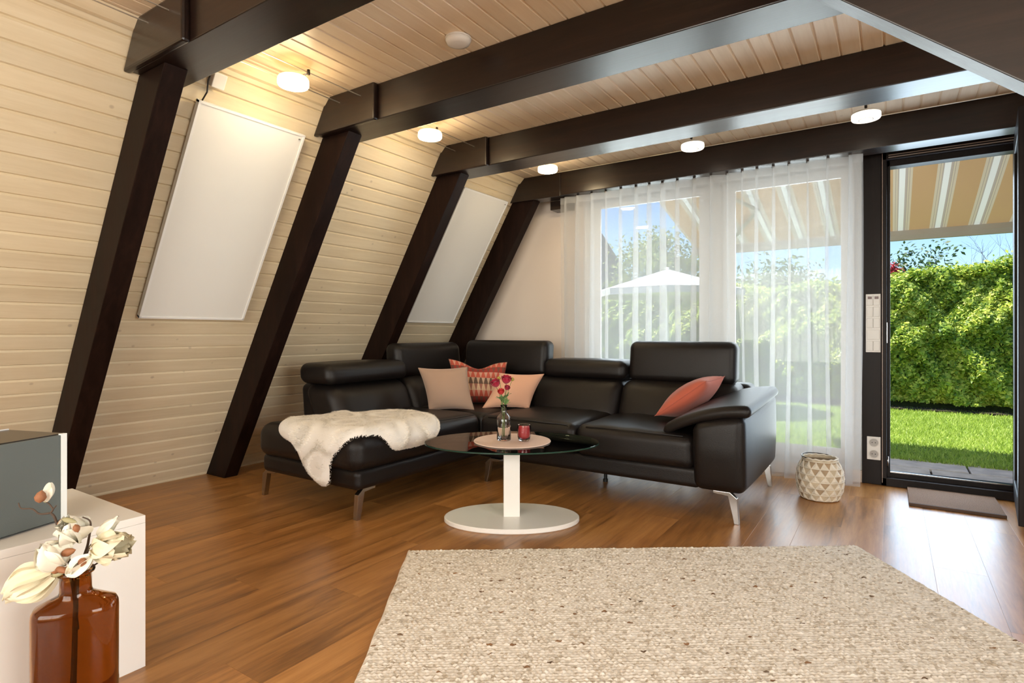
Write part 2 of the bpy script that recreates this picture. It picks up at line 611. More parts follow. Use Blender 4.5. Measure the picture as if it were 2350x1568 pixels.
# garden wall: plaster beside and above the glazing
WX0, WX1 = -2.34, -0.17          # window opening
DX0, DX1 = -0.055, 0.70          # door opening
gw = MB()
gw.prism([(XW - 0.3, -0.1), (WX0, -0.1), (WX0, 2.6), (-2.6, 2.6)], 'y', YF, YF + 0.14)
gw.box(WX0, XR + 0.1, YF, YF + 0.14, 2.30, 2.62)
gw.box(DX1, XR + 0.1, YF, YF + 0.14, -0.1, 2.30)
gw.box(WX0, WX1, YF, YF + 0.14, -0.1, 0.08)
solo('wall_window', gw, M['plaster'], (-1, YF, 0), 'cream plastered garden wall beside the sheer curtain', 'wall', kind='structure')
pst = MB().box(WX1, DX0, YF - 0.015, YF + 0.15, 0.0, 2.33)
solo('trim_2', pst, M['dark_frame'], (-0.11, YF, 0), 'dark brown post between curtained window and open door', 'post', kind='structure', bevel=0.004)

# ------------------------------------------------------------------ timber frames
frame_labels = ['dark brown timber frame with rafter behind the grey box on the white sideboard',
                'dark brown timber frame with rafter just before the leather chaise',
                'dark brown timber frame with rafter rising behind the folded leather headrest',
                'dark brown timber frame standing against the garden wall above the curtain']
RY = [1.267, 2.30, 3.362, 4.42]
for k in range(4):
    y = RY[k]
    t = thing('timber_frame', frame_labels[k], 'timber frame', (XW + 0.12, y + 0.05, 0), group='timber roof frames')
    yb0 = y - 0.033 if k < 3 else 4.40
    yb1 = yb0 + 0.22 if k < 3 else 4.56
    r = MB().prism([(XW, 0.0), (XW + 0.24, 0.0), (XW + 0.24 + TAN * ZB, ZB), (XW + TAN * ZB, ZB)], 'y', y, y + 0.102)
    part('rafter', r, M['rafter'], t, bevel=0.004)
    b = MB().prism([(XW + TAN * ZB + 0.002, ZB), (XR, ZB), (XR, ZC - 0.001), (XW + TAN * ZC + 0.002, ZC - 0.001)], 'y', yb0, yb1)
    part('tie_beam', b, M['beam_x'], t, bevel=0.005)
    yp = yb0 - 0.034 if k < 3 else yb0 - 0.014
    g = MB().prism([(XW + TAN * (ZB - 0.008) + 0.002, ZB - 0.008), (-2.40, ZB - 0.008), (-2.40, ZC - 0.001), (XW + TAN * ZC + 0.002, ZC - 0.001)], 'y', yp, yb0)
    part('gusset_plate', g, M['beam_x'], t, bevel=0.010 if k < 3 else 0.004)
    if k == 3:
        part('bearing_block', MB().box(-2.60, -2.42, 4.565, 4.70, 2.17, 2.249), M['beam_x'], t, bevel=0.003)

# sloping dark board in the corner over the door
sb = MB().prism([(-0.588 - 0.1, 2.449), (0.277, 1.64), (2.02, 0.005), (2.46, 0.005), (-0.15, 2.449)], 'y', 1.82, 1.90)
solo('sloping_beam', sb, M['beam_x'], (1.0, 1.86, 0.0), 'dark wooden board slanting down across the ceiling corner', 'beam', bevel=0.003)

# ------------------------------------------------------------------ wall panels (flat white heaters)
M['heater'] = plain('heater', (0.82, 0.815, 0.78), rough=0.55)


def heater(y0, y1, z0, z1, label, deco):
    loc = slope(z0 * SL, 0.0, (y0 + y1) / 2)
    t = thing('wall_heater_panel', label, 'heater panel', loc, group='flat white panels on the sloping wall')
    def slab(s0, s1, o0, o1, ya, yb):
        return MB().prism([slope(s0, o0, 0)[::2], slope(s1, o0, 0)[::2], slope(s1, o1, 0)[::2], slope(s0, o1, 0)[::2]], 'y', ya, yb)
    s0, s1 = z0 * SL, z1 * SL
    part('panel', slab(s0, s1, 0.022, 0.046, y0, y1), M['heater'], t, bevel=0.002)
    fr = 0.010
    part('edge_strip', slab(s0 - 0.002, s0 + fr, 0.020, 0.050, y0 - 0.002, y1 + 0.002), M['panel_edge'], t)
    part('edge_strip', slab(s1 - fr, s1 + 0.002, 0.020, 0.050, y0 - 0.002, y1 + 0.002), M['panel_edge'], t)
    part('edge_strip', slab(s0, s1, 0.020, 0.050, y0 - 0.002, y0 + fr), M['panel_edge'], t)
    part('edge_strip', slab(s0, s1, 0.020, 0.050, y1 - fr, y1 + 0.002), M['panel_edge'], t)
    for ya in (y0 + 0.12, y1 - 0.16):
        for sa in (s0 + 0.15, s1 - 0.2):
            part('wall_bracket', slab(sa, sa + 0.05, 0.0, 0.024, ya, ya + 0.04), M['white_plastic'], t)
    p = slope(s1 - 0.03, 0.051, y1 - 0.03)
    part('screw', MB().lathe([(0.006, -0.002), (0.006, 0.003), (0.0, 0.004)], p, 10), M['chrome'], t)
    if deco:
        path = [slope(s1 + 0.0, 0.03, y0 + 0.02), slope(s1 + 0.05, 0.035, y0 + 0.03), slope(s1 + 0.1, 0.02, y0 + 0.028), slope(s1 + 0.15, 0.02, y0 + 0.03)]
        part('power_cable', MB().tube(path, 0.004, 6), M['dark_metal'], t, smooth=True)
        part('junction_box', slab(s1 + 0.085, s1 + 0.16, 0.0, 0.05, y0 + 0.035, y0 + 0.10), M['white_plastic'], t, bevel=0.004)


heater(1.53, 2.15, 1.158, 2.238, 'large white flat heating panel between the two rafters nearest the white sideboard', True)
heater(3.66, 4.29, 1.168, 2.252, 'white flat heating panel beside the garden wall, partly behind a rafter', False)

# ------------------------------------------------------------------ cable lamps
m, nt, out = new_mat('lamp_glow')
em = N(nt, 'ShaderNodeEmission', Strength=48.0); em.inputs['Color'].default_value = (1.0, 0.78, 0.47, 1)
nt.links.new(em.outputs[0], out.inputs['Surface'])
M['lamp_glow'] = m
m, nt, out = new_mat('lamp_glow_dim')
em = N(nt, 'ShaderNodeEmission', Strength=2.6); em.inputs['Color'].default_value = (1.0, 0.86, 0.68, 1)
nt.links.new(em.outputs[0], out.inputs['Surface'])
M['lamp_glow_dim'] = m
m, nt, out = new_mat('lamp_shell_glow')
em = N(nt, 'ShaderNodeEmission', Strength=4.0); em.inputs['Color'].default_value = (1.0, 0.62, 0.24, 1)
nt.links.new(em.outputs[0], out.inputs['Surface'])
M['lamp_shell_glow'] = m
M['wire'] = plain('wire', (0.75, 0.68, 0.58), rough=0.3, metal=0.7)


def lamp(x, y, z, label, arm, dim=False):
    t = thing('cable_lamp', label, 'lamp', (x, y, z), group='round lamps on the ceiling cables')
    R_ = 0.077
    part('lamp_housing', MB().lathe([(0.0, 0.020), (R_ * 0.96, 0.020), (R_, 0.014), (R_ * 0.99, 0.011), (0.0, 0.011)], (x, y, z), 40), M['white_metal'] if dim else M['lamp_shell_glow'], t, smooth=False)
    gl = M['lamp_glow_dim'] if dim else M['lamp_glow']
    d = part('diffuser', MB().lathe([(0.0, 0.0105), (R_ * 0.985, 0.0105), (R_, 0.004), (R_, -0.014), (R_ * 0.95, -0.020), (0.0, -0.021)], (x, y, z), 40), gl, t, smooth=False)
    part('ring', MB().lathe([(0.040, -0.0205), (0.040, -0.0235), (0.035, -0.0235), (0.035, -0.0205)], (x, y, z), 32, closed=True), M['white_plastic'] if dim else gl, d)
    part('arm', MB().tube([(x, y, z + 0.018), (x + arm[0] * 0.5, y + arm[1] * 0.5, z + 0.03), (x + arm[0], y + arm[1], z + arm[2])], 0.0045, 8), M['chrome'], t, smooth=True)
    part('clamp', MB().tube([(x + arm[0], y + arm[1], z + arm[2] - 0.008), (x + arm[0], y + arm[1], z + arm[2] + 0.016)], 0.008, 10), M['dark_metal'], t, smooth=True)


lamp(-2.575, 1.845, 2.345, 'round glowing cable lamp in the bay with the large wall panel', (0.07, 0.04, 0.045))
lamp(-2.52, 2.835, 2.345, 'round glowing cable lamp in the bay above the folded headrest', (0.02, 0.045, 0.045))
lamp(-2.265, 3.935, 2.345, 'round glowing lamp over the corner of the sofa by the garden wall beam', (-0.01, -0.04, 0.05))
lamp(-1.148, 4.005, 2.345, 'round lamp on the cable above the middle of the curtain', (0, -0.03, 0.05), True)
lamp(-0.125, 4.02, 2.345, 'round lamp with a visible inner ring on the cable near the door', (0, -0.02, 0.05), True)
WZ = 2.392
for xx, lab in ((-2.682, 'thin metal lamp cable running along the slope side through the beams'), (-2.505, 'thin metal lamp cable running through the beams on the room side')):
    solo('lamp_cable', MB().tube([(xx, YB, WZ), (xx, 3.36, WZ)], 0.0028, 6), M['wire'], (xx, 0, WZ), lab, 'cable', group='cables of the ceiling lamps', smooth=True)
for yy, zz, lab in ((4.20, 2.388, 'thin metal lamp cable stretched just before the beam over the curtain'), (3.93, 2.40, 'thin metal lamp cable parallel to the garden wall beam, farther from the curtain')):
    solo('lamp_cable', MB().tube([(-2.42, yy, zz), (XR, yy, zz)], 0.0028, 6), M['wire'], (0, yy, zz), lab, 'cable', group='cables of the ceiling lamps', smooth=True)
sd = thing('smoke_detector', 'round white smoke detector on the board ceiling', 'smoke detector', (-1.715, 2.13, ZC))
part('detector_body', MB().lathe([(0.058, -0.002), (0.060, -0.012), (0.054, -0.026), (0.035, -0.031), (0.0, -0.032)], (-1.715, 2.13, ZC), 40), M['white_plastic'], sd, smooth=True)
part('mounting_plate', MB().lathe([(0.062, 0.0), (0.062, -0.008), (0.0, -0.008)], (-1.715, 2.13, ZC), 40), M['white_plastic'], sd)

# ------------------------------------------------------------------ garden window, curtain and door
win = thing('window_1', 'white framed garden window behind the sheer curtain', 'window', (-1.25, YF, 0.08), kind='structure')
GY0, GY1 = YF + 0.03, YF + 0.10
for nm_, b_ in (('frame_rail', (WX0, WX1, GY0, GY1, 0.08, 0.14)), ('frame_rail', (WX0, WX1, GY0, GY1, 2.22, 2.30)), ('frame_stile', (WX0, WX0 + 0.08, GY0, GY1, 0.14, 2.22)),
                ('frame_stile', (WX1 - 0.05, WX1, GY0, GY1, 0.14, 2.22)), ('mullion', (-1.22, -1.11, GY0, GY1, 0.14, 2.22))):
    part(nm_, MB().box(*b_), M['pvc'], win, bevel=0.003)
for (a, b) in ((WX0 + 0.075, -1.215), (-1.115, WX1 - 0.045)):
    la, lb, lz0, lz1 = 0.095, 0.085, 0.22, 2.16
    ya, yb_ = GY0 - 0.022, GY0 - 0.001
    so = part('sash_stile', MB().box(a, a + la, ya, yb_, 0.13, 2.23), M['pvc'], win, bevel=0.003)
    part('sash_stile', MB().box(b - lb, b, ya, yb_, 0.13, 2.23), M['pvc'], win, bevel=0.003)
    part('sash_rail', MB().box(a + la, b - lb, ya, yb_, 0.13, lz0), M['pvc'], win, bevel=0.003)
    part('sash_rail', MB().box(a + la, b - lb, ya, yb_, lz1, 2.23), M['pvc'], win, bevel=0.003)
    part('pane', MB().box(a + la - 0.01, b - lb + 0.01, GY0 + 0.012, GY0 + 0.018, lz0 - 0.01, lz1 + 0.01), M['pane'], win)

# curtain
m, nt, out = new_mat('sheer')
L = nt.links.new
tc = N(nt, 'ShaderNodeTexCoord')
df = N(nt, 'ShaderNodeBsdfDiffuse'); df.inputs['Color'].default_value = (0.72, 0.72, 0.71, 1)
tl = N(nt, 'ShaderNodeBsdfTranslucent'); tl.inputs['Color'].default_value = (0.70, 0.71, 0.72, 1)
tp = N(nt, 'ShaderNodeBsdfTransparent'); tp.inputs['Color'].default_value = (1, 1, 1, 1)
m1 = N(nt, 'ShaderNodeMixShader'); m1.inputs[0].default_value = 0.5
L(df.outputs[0], m1.inputs[1]); L(tl.outputs[0], m1.inputs[2])
m2 = N(nt, 'ShaderNodeMixShader')
nz = N(nt, 'ShaderNodeTexNoise', Scale=900.0, Detail=1.0)
L(tc.outputs['Object'], nz.inputs['Vector'])
mr = N(nt, 'ShaderNodeMapRange'); mr.inputs['To Min'].default_value = 0.30; mr.inputs['To Max'].default_value = 0.44
L(nz.outputs['Fac'], mr.inputs['Value']); L(mr.outputs[0], m2.inputs[0])
L(tp.outputs[0], m2.inputs[1]); L(m1.outputs[0], m2.inputs[2])
L(m2.outputs[0], out.inputs['Surface'])
M['sheer'] = m

cur = thing('sheer_curtain', 'floor length sheer white curtain with pinch pleats', 'curtain', (-1.3, 4.46, 0.02))
CX0, CX1, CZ0, CZ1, CY = -2.44, -0.155, 0.025, 2.238, 4.462
NP = 19
ns = NP * 20
rows = [0.0, 0.1, 0.25, 0.4, 0.55, 0.7, 0.82, 0.9, 0.94, 0.965, 0.985, 1.0]
ph = RNG.normal(0, 0.35, NP + 1); am = RNG.uniform(0.65, 1.2, NP + 1); wd = RNG.uniform(0.75, 1.3, NP)
cent = np.cumsum(np.r_[0, wd]); cent = cent / cent[-1]
V = []
for tz in rows:
    z = CZ0 + (CZ1 - CZ0) * tz
    for kx in range(ns + 1):
        s_ = kx / ns * NP
        j = min(int(s_), NP - 1); fr_ = s_ - j
        x0, x1 = cent[j], cent[j + 1]
        a = am[j] * (1 - fr_) + am[j + 1] * fr_
        # omega shaped fold: sideways swing makes the cloth overlap itself
        pinch = 1.0 - 0.45 * max(0.0, (tz - 0.9) / 0.1)
        sw = (2.55 - 0.75 * tz) * a
        xx = x0 + (x1 - x0) * (fr_ + sw * math.sin(2 * PI * fr_) / (2 * PI))
        yy = 0.036 * a * pinch * math.sin(2 * PI * fr_ + 0.3 * ph[j] * (1 - tz)) + 0.004 * math.sin(60 * xx + 2 * tz)
        drift = 0.016 * math.sin(5 * xx * 6 + 3.0 * tz) * (1 - tz)
        V.append((CX0 + (CX1 - CX0) * xx + drift, CY + yy, z))
nc = ns + 1
F = [(r_ * nc + k_, r_ * nc + k_ + 1, (r_ + 1) * nc + k_ + 1, (r_ + 1) * nc + k_) for r_ in range(len(rows) - 1) for k_ in range(ns)]
mb = MB(); mb.v = V; mb.f = F
part('curtain_cloth', mb, M['sheer'], cur, smooth=True)
# header tape and hooks
hd = MB()
tape = V[-nc:]
hv = [(p[0], p[1] - 0.003, CZ1 - 0.055) for p in tape] + [(p[0], p[1] - 0.003, CZ1 + 0.002) for p in tape]
hd.add(hv, [(k_, k_ + 1, k_ + 1 + nc, k_ + nc) for k_ in range(nc - 1)])
part('heading_tape', hd, M['sheer'], cur, smooth=True)
for j in range(NP):
    xx = CX0 + (CX1 - CX0) * (cent[j] + cent[j + 1]) / 2
    part('curtain_hook', MB().box(xx - 0.009, xx + 0.009, CY - 0.006, CY + 0.006, CZ1 - 0.006, ZB + 0.0), M['dark_metal'], cur)

# door frame (opening) and open leaf
door = thing('door_1', 'dark brown frame of the open garden door', 'door frame', (0.3, YF, 0), kind='structure')
dj = [('jamb', (DX0, DX0 + 0.030, YF - 0.02, YF + 0.13, 0.0, 2.30)), ('jamb', (DX1 - 0.030, DX1, YF - 0.02, YF + 0.13, 0.0, 2.30)),
      ('jamb_rebate', (DX0 + 0.030, DX0 + 0.050, YF + 0.02, YF + 0.12, 0.05, 2.25)), ('jamb_rebate', (DX1 - 0.050, DX1 - 0.030, YF + 0.02, YF + 0.12, 0.05, 2.25)),
      ('head', (DX0, DX1, YF - 0.02, YF + 0.13, 2.235, 2.30)), ('head_rebate', (DX0 + 0.02, DX1 - 0.02, YF + 0.02, YF + 0.12, 2.195, 2.24)),
      ('sill', (DX0, DX1, YF - 0.02, YF + 0.13, 0.0, 0.055)), ('sill_rebate', (DX0 + 0.02, DX1 - 0.02, YF + 0.035, YF + 0.12, 0.05, 0.085))]
for nm, b_ in dj:
    part(nm, MB().box(*b_), M['dark_frame'], door, bevel=0.003)
seal = plain('seal_strip', (0.35, 0.27, 0.22), rough=0.3)
part('sill_rail', MB().box(DX0 + 0.03, DX1 - 0.03, YF + 0.03, YF + 0.037, 0.086, 0.092), M['chrome'], door)
for zz in (2.262, 2.247):
    part('seal', MB().box(DX0 + 0.04, DX1 - 0.03, YF - 0.024, YF - 0.019, zz, zz + 0.005), seal, door)
part('seal', MB().box(DX0 + 0.003, DX0 + 0.007, YF - 0.024, YF - 0.019, 0.02, 2.28), seal, door)
part('strike_plate', MB().box(DX0 + 0.030, DX0 + 0.034, YF + 0.0, YF + 0.018, 0.98, 1.12), M['chrome'], door)
part('hinge_pin', MB().tube([(DX0 + 0.036, YF + 0.0, 0.13), (DX0 + 0.036, YF + 0.0, 0.20)], 0.006, 8), M['chrome'], door, smooth=True)

leaf = thing('open_door_leaf', 'dark brown glazed door leaf standing open at a right angle', 'door', (0.64, 4.66, 0))
hx, hy, ex, ey = 0.632, 4.67, 0.556, 3.97
dv = np.array([ex - hx, ey - hy, 0]); dl = np.linalg.norm(dv); dv = dv / dl
dn = np.array([-dv[1], dv[0], 0])
if dn[0] < 0: dn = -dn


def leaf_box(a0, a1, t0, t1, z0, z1):
    c = np.array([hx, hy, 0]) + dv * (a0 + a1) / 2 + dn * (t0 + t1) / 2 + np.array([0, 0, (z0 + z1) / 2])
    return MB().obox(c, dv, dn, (0, 0, 1), ((a1 - a0) / 2, (t1 - t0) / 2, (z1 - z0) / 2))


part('stile', leaf_box(0, 0.11, 0, 0.07, 0.035, 2.238), M['dark_frame'], leaf, bevel=0.004)
part('stile', leaf_box(dl - 0.11, dl, 0, 0.07, 0.035, 2.238), M['dark_frame'], leaf, bevel=0.004)
part('rail', leaf_box(0.11, dl - 0.11, 0, 0.07, 0.035, 0.16), M['dark_frame'], leaf, bevel=0.004)
part('rail', leaf_box(0.11, dl - 0.11, 0, 0.07, 2.13, 2.238), M['dark_frame'], leaf, bevel=0.004)
part('pane', leaf_box(0.10, dl - 0.10, 0.03, 0.036, 0.15, 2.14), M['pane'], leaf)
part('lock_strip', leaf_box(dl - 0.001, dl + 0.003, 0.025, 0.045, 0.3, 2.0), M['chrome'], leaf)
part('edge_rebate', leaf_box(dl, dl + 0.014, 0.030, 0.07, 0.05, 2.225), M['dark_frame'], leaf, bevel=0.003)
part('handle', MB().tube([tuple(np.array([hx, hy, 1.03]) + dv * (dl - 0.05) + dn * 0.07), tuple(np.array([hx, hy, 1.03]) + dv * (dl - 0.05) + dn * 0.12), tuple(np.array([hx, hy, 1.03]) + dv * (dl - 0.17) + dn * 0.12)], 0.009, 10), M['chrome'], leaf, smooth=True)

# switches and sockets on the post
sw = thing('switch_panel', 'white five gang switch and control panel on the dark post', 'light switch', (-0.10, YF - 0.016, 0.915))
part('cover_frame', MB().box(-0.147, -0.060, YF - 0.027, YF - 0.015, 0.915, 1.318), M['white_plastic'], sw, bevel=0.003)
M['rocker'] = plain('rocker', (0.70, 0.68, 0.65), rough=0.3)
gz = 0.915 + 0.006
for q in range(5):
    z0 = gz + q * 0.0785
    if q in (0, 2, 3):
        for (a, b) in ((-0.141, -0.105), (-0.102, -0.066)):
            part('rocker', MB().box(a, b, YF - 0.034, YF - 0.026, z0 + 0.005, z0 + 0.072), M['rocker'], sw, bevel=0.002)
    elif q == 1:
        part('rocker', MB().box(-0.141, -0.066, YF - 0.033, YF - 0.026, z0 + 0.005, z0 + 0.072), M['rocker'], sw, bevel=0.002)
    else:
        for (a, b) in ((-0.141, -0.105), (-0.102, -0.066)):
            r_ = part('rocker', MB().box(a, b, YF - 0.034, YF - 0.026, z0 + 0.005, z0 + 0.072), M['rocker'], sw, bevel=0.002)
            part('display', MB().box(a + 0.006, b - 0.006, YF - 0.0355, YF - 0.0335, z0 + 0.048, z0 + 0.066), plain('display', (0.09, 0.022, 0.015), 0.3), r_)
sk = thing('socket_panel', 'white double power socket low on the dark post', 'power socket', (-0.10, YF - 0.016, 0.172))
part('cover_frame', MB().box(-0.140, -0.060, YF - 0.026, YF - 0.015, 0.172, 0.331), M['white_plastic'], sk, bevel=0.003)
for zc in (0.212, 0.291):
    rim = MB()
    rim.lathe([(0.027, 0.0), (0.029, 0.003), (0.025, 0.0045), (0.022, 0.0)], (0, 0, 0), 28, closed=True)
    rim.v = [(-0.100 + p[0], YF - 0.026 - p[2], zc + p[1]) for p in rim.v]
    r_ = part('socket_ring', rim, M['rocker'], sk, smooth=True)
    dsk = MB().lathe([(0.0, 0.0), (0.0225, 0.0), (0.0225, 0.0012), (0.0, 0.0012)], (0, 0, 0), 24)
    dsk.v = [(-0.100 + p[0], YF - 0.0262 - p[2], zc + p[1]) for p in dsk.v]
    part('socket_well', dsk, plain('socket_well', (0.42, 0.40, 0.38), 0.4), r_)
    for dx in (-0.0095, 0.0095):
        part('pin_hole', MB().box(-0.100 + dx - 0.0028, -0.100 + dx + 0.0028, YF - 0.0285, YF - 0.027, zc - 0.0028, zc + 0.0028), M['black'], r_)

# doormat
mat_m = plain('coir', (0.24, 0.145, 0.090), rough=0.95, bump=1.0, bscale=240, var=0.35)
dm = MB().box(0.09, 0.545, 4.232, 4.685, 0.001, 0.016)
dmt = thing('doormat', 'brown coir doormat on the floor before the open door', 'doormat', (0.32, 4.46, 0))
part('mat_body', dm, mat_m, dmt, bevel=0.004)
part('border', MB().box(0.09, 0.545, 4.228, 4.248, 0.001, 0.018), plain('mat_border', (0.09, 0.055, 0.038), 0.9), dmt, bevel=0.003)

# ------------------------------------------------------------------ corner sofa
sofa = thing('corner_sofa', 'black brown leather corner sofa with chaise and adjustable headrests', 'sofa', (-2.1, 3.3, 0))
LE = M['leather']


def rb(name, x0, x1, y0, y1, z0, z1, r=0.05, bulge=None, warp=None, mat=None, parent=None, m=6, label=None):
    c = ((x0 + x1) / 2, (y0 + y1) / 2, (z0 + z1) / 2)
    h = ((x1 - x0) / 2, (y1 - y0) / 2, (z1 - z0) / 2)
    return part(name, MB().rbox(c, h, r, bulge, warp, None, m), mat or LE, parent or sofa, merge=True, smooth=True, label=label)


def lean_y(k):
    def w(P):
        P = P.copy(); P[:, 1] += k * P[:, 2]; return P
    return w


def lean_x(k):
    def w(P):
        P = P.copy(); P[:, 0] += k * P[:, 2]; return P
    return w


def wrinkle(ax, amp=0.004, fq=22.0):
    def w(P):
        P = P.copy()
        t = P[:, ax]
        m_ = np.clip(P[:, 2] / max(P[:, 2].max(), 1e-6), 0, 1)
        P[:, 2] += amp * m_ * np.sin(fq * t + 7 * P[:, 1 - ax]) * np.sin(5.3 * P[:, 1 - ax] + 1.0)
        return P
    return w


# bases
rb('chaise_base', -3.345, -2.455, 2.165, 3.35, 0.168, 0.285, 0.035)
rb('seat_base', -2.46, -0.90, 3.275, 4.22, 0.168, 0.285, 0.03)
rb('corner_base', -3.345, -2.44, 3.30, 4.22, 0.168, 0.285, 0.03)
# seats
rb('chaise_cushion', -3.36, -2.435, 2.135, 3.305, 0.268, 0.478, 0.075, {'+z': 0.018, '+x': 0.010, '-y': 0.010}, wrinkle(1, 0.002), m=10)
rb('corner_cushion', -3.36, -2.425, 3.300, 4.10, 0.268, 0.474, 0.055, {'+z': 0.012}, m=8)
rb('seat_cushion', -2.432, -1.672, 3.245, 4.02, 0.268, 0.468, 0.058, {'+z': 0.020, '-y': 0.008}, wrinkle(0, 0.0035, 30), m=14)
rb('seat_cushion', -1.676, -0.925, 3.245, 4.02, 0.268, 0.468, 0.058, {'+z': 0.020, '-y': 0.008}, wrinkle(0, 0.0035, 34), m=14)
# raised stitched seams along the cushion fronts
for pth in ([(-2.445, 2.26, 0.473), (-2.445, 2.8, 0.479), (-2.445, 3.22, 0.473)], [(-2.36, 3.262, 0.459), (-2.05, 3.257, 0.464), (-1.73, 3.262, 0.459)], [(-1.60, 3.262, 0.459), (-1.3, 3.257, 0.464), (-0.99, 3.262, 0.459)]):
    part('seam', MB().tube(pth, 0.0035, 6), M['leather_edge'], sofa, smooth=True)
# rear shell
rb('back_shell', -3.40, -0.80, 4.16, 4.37, 0.19, 0.695, 0.05, None, lean_y(0.10))
rb('back_shell', -3.48, -3.27, 2.56, 4.30, 0.19, 0.695, 0.05, None, lean_x(-0.10))
# back cushions
rb('back_cushion', -2.395, -1.655, 3.90, 4.22, 0.40, 0.702, 0.075, {'-y': 0.035}, lean_y(0.45), m=8)
rb('back_cushion', -1.660, -0.835, 3.90, 4.22, 0.40, 0.702, 0.075, {'-y': 0.035}, lean_y(0.45), m=8)
rb('back_cushion', -3.16, -2.385, 3.92, 4.22, 0.40, 0.700, 0.075, {'-y': 0.03}, lean_y(0.40), m=8)
rb('back_cushion', -3.40, -3.085, 2.535, 3.28, 0.40, 0.695, 0.085, {'+x': 0.035}, lean_x(-0.45), m=8)
rb('back_cushion', -3.40, -3.085, 3.27, 4.12, 0.40, 0.700, 0.085, {'+x': 0.03}, lean_x(-0.40), m=8)
# headrests
rb('headrest', -3.47, -3.135, 2.515, 3.285, 0.694, 0.836, 0.058, {'+z': 0.010, '+x': 0.008}, lean_x(-0.1), label='folded down leather headrest')
rb('headrest', -3.40, -3.235, 3.270, 4.075, 0.680, 0.966, 0.062, {'+x': 0.015}, lean_x(-0.10), label='raised leather headrest')
rb('headrest', -3.205, -2.350, 4.055, 4.215, 0.690, 0.985, 0.055, {'-y': 0.015}, lean_y(0.10), label='raised leather headrest')
rb('headrest', -2.345, -1.640, 3.985, 4.305, 0.697, 0.838, 0.055, {'+z': 0.008, '-y': 0.008}, lean_y(0.1), label='folded down leather headrest')
rb('headrest', -1.640, -0.872, 4.045, 4.205, 0.690, 0.987, 0.055, {'-y': 0.012}, lean_y(0.10), label='raised leather headrest')


# arm
def arm_warp(P):
    P = P.copy()
    t = np.clip(P[:, 2] / 0.2, -1, 1)
    yy = P[:, 1] / 0.52
    # top rises toward the back, front leans in slightly at the bottom
    pu = np.clip((0.25 - (P[:, 0] + 0.073)) / 0.5, 0, 1.05)
    P[:, 2] += np.clip(t, 0, 1) * (0.022 * yy - 0.155 * pu ** 2.0)
    P[:, 1] += np.where(P[:, 1] < 0, 0.03 * np.clip(-t, 0, 1), -0.03 * np.clip(-t, 0, 1))
    return P


rb('arm_body', -0.935, -0.655, 3.225, 4.275, 0.168, 0.622, 0.050, {'+x': 0.022, '-y': 0.012}, arm_warp, m=8)


def pad_warp(P):
    P = P.copy()
    x, y = P[:, 0], P[:, 1]
    u = np.clip((0.25 - x) / 0.5, 0, 1.05)
    # plan outline: the inner flap is shorter and rounded
    P[:, 1] = y * (1 - 0.10 * u ** 3) + 0.02 * u
    P[:, 2] += -0.155 * u ** 2.0 + 0.02 * (y / 0.45)
    P[:, 2] *= 1.0
    return P


part('arm_pad', MB().rbox((-0.868, 3.67, 0.645), (0.25, 0.455, 0.034), 0.0335, {'+z': 0.008}, pad_warp, None, 12), LE, sofa, merge=True, smooth=True)
part('seam', MB().tube([(-0.672, 3.235, 0.628), (-0.668, 3.6, 0.655), (-0.665, 4.08, 0.675)], 0.003, 6), M['leather_edge'], sofa, smooth=True)


def leg(x, y, sx, plane='x', mat=None):
    poly = [(0.035 * sx, 0.170), (0.125 * sx, 0.170), (0.125 * sx, 0.156), (0.045 * sx, 0.148), (0.0125 * sx, 0.0), (-0.0125 * sx, 0.0), (-0.003 * sx, 0.14)]
    mb_ = MB()
    if plane == 'x':
        mb_.prism([(x + a, z) for a, z in poly], 'y', y - 0.016, y + 0.016)
    else:
        mb_.prism([(y + a, z) for a, z in poly], 'x', x - 0.016, x + 0.016)
    part('leg', mb_, mat or M['chrome'], sofa, bevel=0.002)


leg(-3.385, 2.215, 1)
leg(-2.50, 2.20, 1, 'y')
leg(-2.385, 3.285, 1)
leg(-0.705, 3.305, -1)
leg(-0.690, 4.245, -1)
leg(-3.38, 4.20, 1)
part('leg', MB().lathe([(0.017, 0.0), (0.017, 0.02), (0.012, 0.022), (0.012, 0.17)], (-1.682, 3.74, 0), 16), M['black'], sofa, smooth=False)

